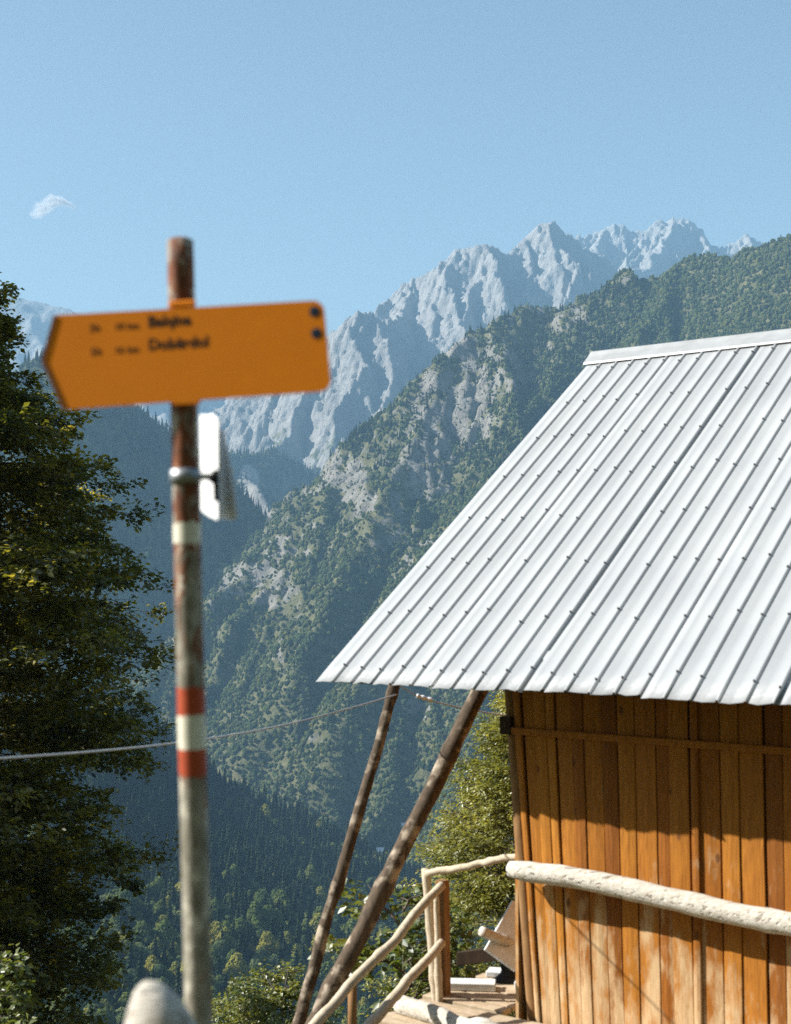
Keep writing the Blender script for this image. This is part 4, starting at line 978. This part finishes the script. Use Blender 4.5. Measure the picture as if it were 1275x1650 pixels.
def band(y0, y1, mat, rag, seed, grow=1.018):
    s0, s1 = along(y0), along(y1); n = 56; an = np.arange(n) * 2 * math.pi / n; r = np.random.default_rng(seed)
    j0 = rag * fbm(np.stack([np.cos(an) * 3 + seed, np.sin(an) * 3, 0 * an], -1), 4); j1 = rag * fbm(np.stack([np.cos(an) * 3, np.sin(an) * 3 + seed, 0 * an + 3], -1), 4)
    vs = []
    for f in (0, 0.5, 1):
        for k in range(n):
            s_ = (s0 + j0[k]) * (1 - f) + (s1 + j1[k]) * f
            vs.append(pT + ax * s_ + (pa1 * math.cos(an[k]) + pa2 * math.sin(an[k])) * PR * grow)
    fs = [(i * n + j, i * n + (j + 1) % n, (i + 1) * n + (j + 1) % n, (i + 1) * n + j) for i in range(2) for j in range(n)]
    b = MB(); b.add(vs, fs); return b.build('paint_band', mat, post, True)
band(843, 876, M_WHITEP, 0.010, 1); band(1108, 1160, M_REDP, 0.018, 2, 1.014); band(1152, 1206, M_WHITEP, 0.005, 3, 1.022); band(1200, 1250, M_REDP, 0.018, 4, 1.014)
# orange plate
TL_, TR_ = P(85, 508, 2.665), P(521, 484, 2.755)
su = (P(531, 556, 2.66) - P(66, 583, 2.762)); su /= np.linalg.norm(su)
sn = np.cross(su, [0, 0, 1.0]); sn /= np.linalg.norm(sn); sv = np.cross(sn, su); sv = sv if sv[2] > 0 else -sv
sn = np.cross(su, sv); sn = sn if sn[1] < 0 else -sn
# roll the plate a little with its post
OS = P(300, 572, 2.71)
OS = OS + 0.0
def onplate(px, py):
    d = ray(px, py); k = np.dot(OS - EYE, sn) / np.dot(d, sn); q = EYE + d * k - OS
    return np.dot(q, su), np.dot(q, sv)
def wp(u, v, h=0.0): return OS + su * u + sv * v + sn * h
outl = [onplate(*q) for q in ((86, 508), (66, 581), (100, 660))]
(x3, y3), (x4, y4) = onplate(533, 630), onplate(522, 483)
rc = 0.022
rcorn = []
for (cx, cy, a0, sy) in ((x3, y3, -90, 1), (x4, y4, 0, -1)):
    for k in range(7):
        a = R(a0 + k * 15); rcorn.append((cx - rc + rc * math.cos(a), cy + sy * rc + rc * math.sin(a)))
outl = [outl[0], outl[1], outl[2]] + rcorn
def plate(out, th):
    n = len(out); b = MB(); vs = [wp(u, v, h) for h in (0, -th) for u, v in out]
    b.add(vs, [tuple(range(n)), tuple(range(n, 2 * n))[::-1]] + [(i, (i + 1) % n, n + (i + 1) % n, n + i) for i in range(n)]); return b
HB = PR + 0.006
OS = OS + 0.0
sgn = plate(outl, 0.004).build('sign_plate', M_ORANGE, post)
# flat strip along the arrow point, coloured dark in place of a folded flange
q0, q1, q2 = [np.array(q) for q in outl[:3]]
b = MB()
for a_, c_ in ((q0, q1), (q1, q2)):
    nrm = np.array([-(c_ - a_)[1], (c_ - a_)[0]]); nrm /= np.linalg.norm(nrm); nrm = nrm if nrm[0] > 0 else -nrm
    vs = []
    for (off, h) in ((0.0005, 0.0012), (0.0085, 0.0012), (0.0085, 0.0004), (0.0005, 0.0004)):
        for e in (a_, c_): vs.append(wp(*(e + nrm * off), h))
    b.add(vs, [(0, 1, 3, 2), (2, 3, 5, 4), (4, 5, 7, 6), (6, 7, 1, 0), (0, 2, 4, 6), (1, 7, 5, 3)])
M_ORD = mat_plain('dark_orange_edge', (0.20, 0.06, 0.006), 0.6)
b.build('arrow_edge', M_ORD, sgn)

def text(body, px, py, size, parent, spacing=1.0, bold=0.0):
    cu = bpy.data.curves.new('lettering', 'FONT'); cu.body = body; cu.size = size; cu.extrude = 0.00004; cu.offset = bold; cu.space_character = spacing; cu.resolution_u = 3
    cu.materials.append(M_INK); tmp = bpy.data.objects.new('lettering', cu); COL.objects.link(tmp)
    me = bpy.data.meshes.new_from_object(tmp.evaluated_get(bpy.context.evaluated_depsgraph_get())); bpy.data.objects.remove(tmp); me.name = 'lettering'
    if not me.materials: me.materials.append(M_INK)
    o = bpy.data.objects.new('lettering', me)
    u, v = onplate(px, py); return place(o, wp(u, v, 0.0003), su, sv, sn, parent)
PX = 2.71 / FPX
text('Balqina', 238, 527, 26 * PX, sgn, 1.0, 0.0009); text('Dobërdol', 239, 564, 26 * PX, sgn, 1.0, 0.0009)
text('3h', 143, 535, 19 * PX, sgn, 1.1, 0.0002); text('10 km', 184, 532, 17 * PX, sgn, 1.0, 0.0002)
text('5h', 146, 573, 19 * PX, sgn, 1.1, 0.0002); text('16 km', 184, 570, 17 * PX, sgn, 1.0, 0.0002)
for (px, py) in ((507, 502), (510, 537)):
    u, v = onplate(px, py); c = wp(u, v, 0.0); b = MB(); an = np.arange(18) * 2 * math.pi / 18
    b.tube([c + sn * 0.0002, c + sn * 0.0006, c + sn * 0.0009], [0.0105, 0.0105, 0.006], 18); b.build('rivet', M_BLUE, sgn)
# strap that ties the plate to the pole, top and bottom lips
for (py_, hh) in ((489, 0.006), (648, 0.005)):
    u, v = onplate(293 if py_ < 500 else 300, py_); c = wp(u, v, -0.003); b = MB(); b.box(c, su * 0.027, sn * 0.003, sv * hh, 0.002); b.build('plate_lip', M_ORANGE, sgn)
for s_ in (-1, 1):
    b = MB(); u, v = onplate(297, 570); c = wp(u, v + s_ * 0.04, -0.012); b.box(c, su * 0.034, sn * 0.008, sv * 0.006, 0.002); b.build('bracket', M_STEEL, sgn)
# clamp and second plate seen almost edge-on
s_ = along(768); c = pT + ax * s_
b = MB(); b.tube([c - ax * 0.014, c - ax * 0.0135, c + ax * 0.0135, c + ax * 0.014], [PR, PR + 0.0045, PR + 0.0045, PR], 28); clamp = b.build('clamp', M_STEEL, post, True)
cr_ = np.array([1, 0, 0.0])
b = MB(); b.box(c + cr_ * 0.043 + np.array([0, 0.004, 0.0]), cr_ * 0.020, np.array([0, 0.006, 0]), UP * 0.006, 0.001); b.build('clamp_lug', M_STEEL, clamp)
b = MB(); p0 = P(343, 770, 2.70); b.tube([p0 + np.array([0, -0.006, 0]), p0 + np.array([0, 0.03, 0])], 0.010, 8); b.build('bolt', M_BLACK, clamp, True)
b = MB(); p0, p1 = P(347, 757, 2.71), P(349, 808, 2.71); b.box((p0 + p1) / 2, (p1 - p0) / 2, cr_ * 0.005, np.array([0, 0.006, 0]), 0.001); b.build('clamp_tongue', M_BLACK, clamp)
def thinplate(q, th, name, mat):
    pts = [P(*k) for k in q]; nn = np.cross(pts[1] - pts[0], pts[3] - pts[0]); nn /= np.linalg.norm(nn)
    b = MB(); n = len(pts); b.add(pts + [p + nn * th for p in pts], [tuple(range(n)), tuple(range(n, 2 * n))[::-1]] + [(i, (i + 1) % n, n + (i + 1) % n, n + i) for i in range(n)]); return b.build(name, mat, post)
thinplate([(322, 668, 2.98), (344, 668, 2.82), (351, 676, 2.78), (351, 838, 2.78), (336, 832, 2.88), (324, 822, 2.96)], 0.003, 'side_plate', M_WPLATE)
thinplate([(353, 692, 2.96), (359, 692, 2.92), (372, 760, 2.84), (381, 832, 2.79), (374, 839, 2.82), (355, 836, 2.95)], 0.003, 'side_plate', M_WPLATE)
# blurred fence post at the bottom edge
fp = P(262, 1700, 2.35); g0 = float(gz(fp[0], fp[1])) - 0.2
tipz = P(240, 1582, 2.35)[2]
b = MB(); zz = np.r_[np.linspace(g0, tipz - 0.10, 8), tipz - 0.07, tipz - 0.045, tipz - 0.025, tipz - 0.008, tipz]
rr = np.r_[np.full(8, 0.066), 0.056, 0.046, 0.034, 0.022, 0.006]; xo = np.interp(zz, [tipz - 0.14, tipz], [0.016, -0.03])
b.tube(np.stack([fp[0] + xo, 0 * zz + fp[1], zz], -1), rr, 14, True, 0.05); o = b.build('fence_post', M_LOG, None, True); tag(o, 'pale blunt fence post top at the foot of the signpost', 'fence post')

# ------------------------------------------------------------------ near trees
class Tree: pass
def near_tree(name, label, base, height, profile, n_limb, leaf, mat, seed, trunk_r, limb_up=0.35, sub=9, twigs=7, lpt=13, droop=0.25, tint=(0, 1), aim=None, zlo=0.12, group=None, bend=(0, 0), fan=0.5, width=0.33, jit=(0.72, 1.08)):
    """profile: (fraction of height, crown radius) pairs; leaves stand in flat sprays on twigs"""
    r = np.random.default_rng(seed); base = np.asarray(base, float)
    root = empty(name, base); tag(root, label, 'shrub' if 'shrub' in name else 'tree', group)
    tb = MB(); n = 14; t = np.linspace(0, 1, n)
    ctr = base + np.stack([bend[0] * t ** 1.5, bend[1] * t ** 1.5, height * t], -1) + np.stack([fbm(np.stack([t * 2 + seed, 0 * t + k, 0 * t], -1), 3) for k in range(3)], -1) * np.array([0.3, 0.3, 0]) * t[:, None]
    ctr[0, 2] -= 0.3
    tb.tube(ctr, trunk_r * (1 - 0.93 * t), 9, True, 0.04)
    LP, LD, LU = [], [], []
    pf = np.array(profile, float)
    for i in range(n_limb):
        h = zlo + (0.985 - zlo) * ((i + r.random()) / n_limb); p0 = np.array([np.interp(h, t, ctr[:, k]) for k in range(3)])
        rad = np.interp(h, pf[:, 0], pf[:, 1]) * r.uniform(*jit)
        az = r.uniform(0, 2 * math.pi) if aim is None else aim + r.normal(0, 0.9)
        d = np.array([math.cos(az), math.sin(az), 0]); up = limb_up * r.uniform(0.6, 1.4) + 0.5 * max(0, h - 0.75) * 4
        m = 8; s = np.linspace(0, 1, m)
        L = p0 + d * (rad * s)[:, None] + UP * (rad * (up * s - droop * s * s))[:, None] + np.stack([fbm(np.stack([s * 2 + i * 3.1, 0 * s + k, 0 * s + seed], -1), 3) for k in range(3)], -1) * 0.22 * rad * s[:, None]
        tb.tube(L, np.linspace(max(0.012, trunk_r * 0.28 * (1 - h * 0.7)), 0.006, m), 5, False)
        ns = max(3, int(sub * (0.5 + 0.5 * rad / pf[:, 1].max())))
        for j in range(ns):
            f = 0.22 + 0.78 * (j + r.random()) / ns; q0 = np.array([np.interp(f, s, L[:, k]) for k in range(3)])
            a2 = az + (1 if j % 2 else -1) * r.uniform(0.35, 1.0); ln = rad * (0.22 + 0.30 * (1 - f)) * r.uniform(0.7, 1.3) + 0.15
            d2 = np.array([math.cos(a2), math.sin(a2), r.normal(0.08, 0.2) - droop * 0.3]); d2 /= np.linalg.norm(d2)
            q1 = q0 + d2 * ln + UP * (-0.12 * ln * droop * 2)
            tb.tube([q0, (q0 + q1) / 2 + UP * 0.03 * ln, q1], [0.007, 0.005, 0.003], 4, False)
            K = twigs
            ft = r.uniform(0.1, 1.0, K); tw0 = q0 + (q1 - q0) * ft[:, None]
            sd = np.where(np.arange(K) % 2, 1, -1) * r.uniform(0.3, 1.1, K); a3 = a2 + sd
            td = np.stack([np.cos(a3), np.sin(a3), r.normal(-0.02, 0.28, K)], -1); td /= np.linalg.norm(td, axis=1)[:, None]
            tl = r.uniform(0.5, 1.2, K) * (0.16 + 0.22 * ln)
            for k in range(K):
                if k % 2 == 0: tb.tube([tw0[k], tw0[k] + td[k] * tl[k]], [0.003, 0.0015], 3, False)
            M_ = lpt
            g = r.random((K, M_)) ** 0.8
            pos = tw0[:, None, :] + td[:, None, :] * (tl[:, None] * g)[..., None] + r.normal(0, 0.028 * leaf / 0.06, (K, M_, 3))
            sgn_ = np.where(r.random((K, M_)) < 0.5, 1, -1) * r.uniform(0.4, 1.2, (K, M_))
            ca, sa = np.cos(sgn_), np.sin(sgn_)
            dx = td[:, None, 0] * ca - td[:, None, 1] * sa; dy = td[:, None, 0] * sa + td[:, None, 1] * ca
            dl = np.stack([dx, dy, td[:, None, 2] + r.normal(-0.15, 0.35, (K, M_))], -1); dl /= np.linalg.norm(dl, axis=-1)[..., None]
            LP.append(pos.reshape(-1, 3)); LD.append(dl.reshape(-1, 3))
    pos = np.concatenate(LP); dl = np.concatenate(LD); N = len(pos)
    nrm = np.stack([r.normal(0, fan, N), r.normal(0, fan, N), np.ones(N)], -1)
    sd = np.cross(dl, nrm); sd /= np.linalg.norm(sd, axis=1)[:, None]; nn = np.cross(sd, dl)
    sz = leaf * r.uniform(0.65, 1.25, N)
    v0 = pos; v2 = pos + dl * sz[:, None]; mid = pos + dl * (sz * 0.45)[:, None]
    w = (sz * width)[:, None]; fold = (sz * 0.10)[:, None]
    v1 = mid + sd * w + nn * fold; v3 = mid - sd * w + nn * fold
    vv = np.stack([v0, v1, v2, v3], 1).reshape(-1, 3); b4 = np.arange(N) * 4
    F = np.stack([np.stack([b4, b4 + 1, b4 + 2], -1), np.stack([b4, b4 + 2, b4 + 3], -1)], 1).reshape(-1, 3)
    tn = np.clip(tint[0] + (tint[1] - tint[0]) * np.clip(0.5 + 0.9 * fbm(pos / 0.7, 3) + r.normal(0, 0.22, N), 0, 1), 0, 1)
    tb.build('trunk', M_BARK, root, True, recalc=False)
    obj('crown', mesh_np('crown', vv, F, mat, False, {'tint': np.repeat(tn, 4)}), root)
    return root, N
Yt = 22.0; xb = (-150 - 637.5) / FPX * Yt; zg_ = float(gz(xb, Yt))
Hh = P(0, 215, Yt)[2] - zg_
def hfrac(py): return (P(0, py, Yt)[2] - zg_) / Hh
prof = sorted([(hfrac(y), R_ * Yt / FPX) for y, R_ in ((225, 5), (330, 30), (420, 80), (500, 120), (560, 150), (660, 225), (770, 310), (950, 352), (1020, 380), (1150, 376), (1300, 362), (1400, 338), (1500, 310), (1620, 300), (1750, 310))])
root, N = near_tree('beech_tree', 'large dark beech tree filling the left edge', (xb, Yt, zg_), Hh, prof, 300, 0.105, M_LEAF, 51, 0.22, 0.30, 12, 9, 15, 0.30, (0.0, 0.95), zlo=0.06, jit=(0.82, 1.02))
print('leaves', N)
def tree_at(name, lab, px, Y, ytop, prof_px, **kw):
    x = (px - 637.5) / FPX * Y; z0 = float(gz(x, Y)); H = P(px, ytop, Y)[2] - z0
    pr = sorted([((P(px, y, Y)[2] - z0) / H, r_ * Y / FPX) for y, r_ in prof_px])
    return near_tree(name, lab, (x, Y, z0), H, pr, **kw)
tree_at('young_beech_tree', 'yellow green young beech between the roof poles and the hut corner', 865, 15.5, 1010, [(1015, 12), (1130, 40), (1260, 80), (1310, 110), (1380, 135), (1450, 165), (1520, 190), (1650, 200), (1800, 190)], n_limb=170, leaf=0.052, mat=M_LEAF_Y, seed=61, trunk_r=0.09, limb_up=0.5, sub=12, twigs=9, lpt=15, droop=0.1, tint=(0.1, 1.0), zlo=0.04, width=0.22)
tree_at('leafy_shrub', 'light green leafy shrub behind the stick handrails', 640, 12.2, 1445, [(1448, 18), (1500, 55), (1560, 78), (1640, 95), (1760, 100)], n_limb=34, leaf=0.085, mat=M_LEAF_G, seed=71, trunk_r=0.04, limb_up=0.5, sub=6, twigs=5, lpt=8, droop=0.1, tint=(0.1, 0.9), zlo=0.1, fan=0.8)
tree_at('yellow_shrub', 'bright yellow green shrub top left of the crossed poles', 460, 26, 1580, [(1582, 14), (1615, 50), (1650, 78), (1720, 100), (1800, 110)], n_limb=44, leaf=0.085, mat=M_LEAF_G, seed=72, trunk_r=0.06, limb_up=0.5, sub=7, twigs=6, lpt=10, droop=0.1, tint=(0.5, 1.0), zlo=0.25, fan=0.8)
tree_at('green_shrub', 'small green shrub low on the slope below the signpost', 370, 28, 1618, [(1620, 16), (1650, 60), (1700, 85), (1800, 110)], n_limb=36, leaf=0.09, mat=M_LEAF_Y, seed=73, trunk_r=0.06, limb_up=0.5, sub=7, twigs=6, lpt=9, droop=0.1, tint=(0.0, 0.6), zlo=0.25, fan=0.8)
tree_at('sapling_shrub', 'lit yellow green sprigs in the bottom left corner', 6, 13.5, 1545, [(1550, 12), (1600, 30), (1650, 48), (1740, 55)], n_limb=18, leaf=0.085, mat=M_LEAF_G, seed=74, trunk_r=0.03, limb_up=0.7, sub=5, twigs=5, lpt=7, droop=0.1, tint=(0.2, 0.9), zlo=0.2, fan=0.8)

# ------------------------------------------------------------------ houses in the valley
M_HWALL = mat_plain('house_plaster', (0.62, 0.60, 0.55), 0.9); M_HROOF = mat_plain('house_roof_metal', (0.62, 0.62, 0.60), 0.5, 0.2); M_HWIN = mat_plain('house_window', (0.02, 0.025, 0.03), 0.2)
def house(px, py, Y, w, d, h, rot, lab):
    c = P(px, py, Y); root = empty('far_house', c); tag(root, lab, 'house', 'houses in the valley')
    ca, sa = math.cos(rot), math.sin(rot); X_, Y_ = np.array([ca, sa, 0]), np.array([-sa, ca, 0])
    b = MB(); b.box(c + UP * (h / 2 - 1), X_ * w / 2, Y_ * d / 2, UP * (h / 2 + 1)); b.build('wall', M_HWALL, root)
    b = MB(); e = 0.5; z0, z1 = h, h + d * 0.42
    vs = [c + X_ * (sx * (w / 2 + e)) + Y_ * (sy * (d / 2 + e)) + UP * (z0 - 0.2) for sx in (-1, 1) for sy in (-1, 1)] + [c + X_ * (sx * (w / 2 + e)) + UP * z1 for sx in (-1, 1)]
    b.add(vs, [(0, 2, 5, 4), (1, 4, 5, 3), (0, 4, 1), (2, 3, 5), (0, 1, 3, 2)]); b.build('roof', M_HROOF, root)
    for k in (-1, 1):
        b = MB(); b.box(c + X_ * (k * w * 0.25) - Y_ * (d / 2 + 0.02) + UP * h * 0.5, X_ * 0.6, Y_ * 0.04, UP * 0.7); b.build('window', M_HWIN, root)
def on_ground(px, py, Ymin, Ymax):
    """distance at which this sight line meets the sunlit mountain"""
    q = shR.pix; m = (np.abs(q[..., 0] - px) < 6) & (np.abs(q[..., 1] - py) < 6)
    return float(np.median(q[..., 2][m])) if m.any() else 1260.0
for (px, py, w, d, h, rt, lab) in ((592, 1383, 8, 6, 4, 0.3, 'left one of two tiny white houses at the valley bottom'), (611, 1380, 8, 7, 5, -0.2, 'right one of two tiny white houses at the valley bottom'), (652, 1337, 7, 6, 4, 0.5, 'lone tiny white house in the wood behind the thick pole'), (532, 1347, 5, 4, 3, 0.2, 'tiny pale hut at the edge of the dark wood')):
    house(px, py, on_ground(px, py, 0, 0), w, d, h, rt, lab)
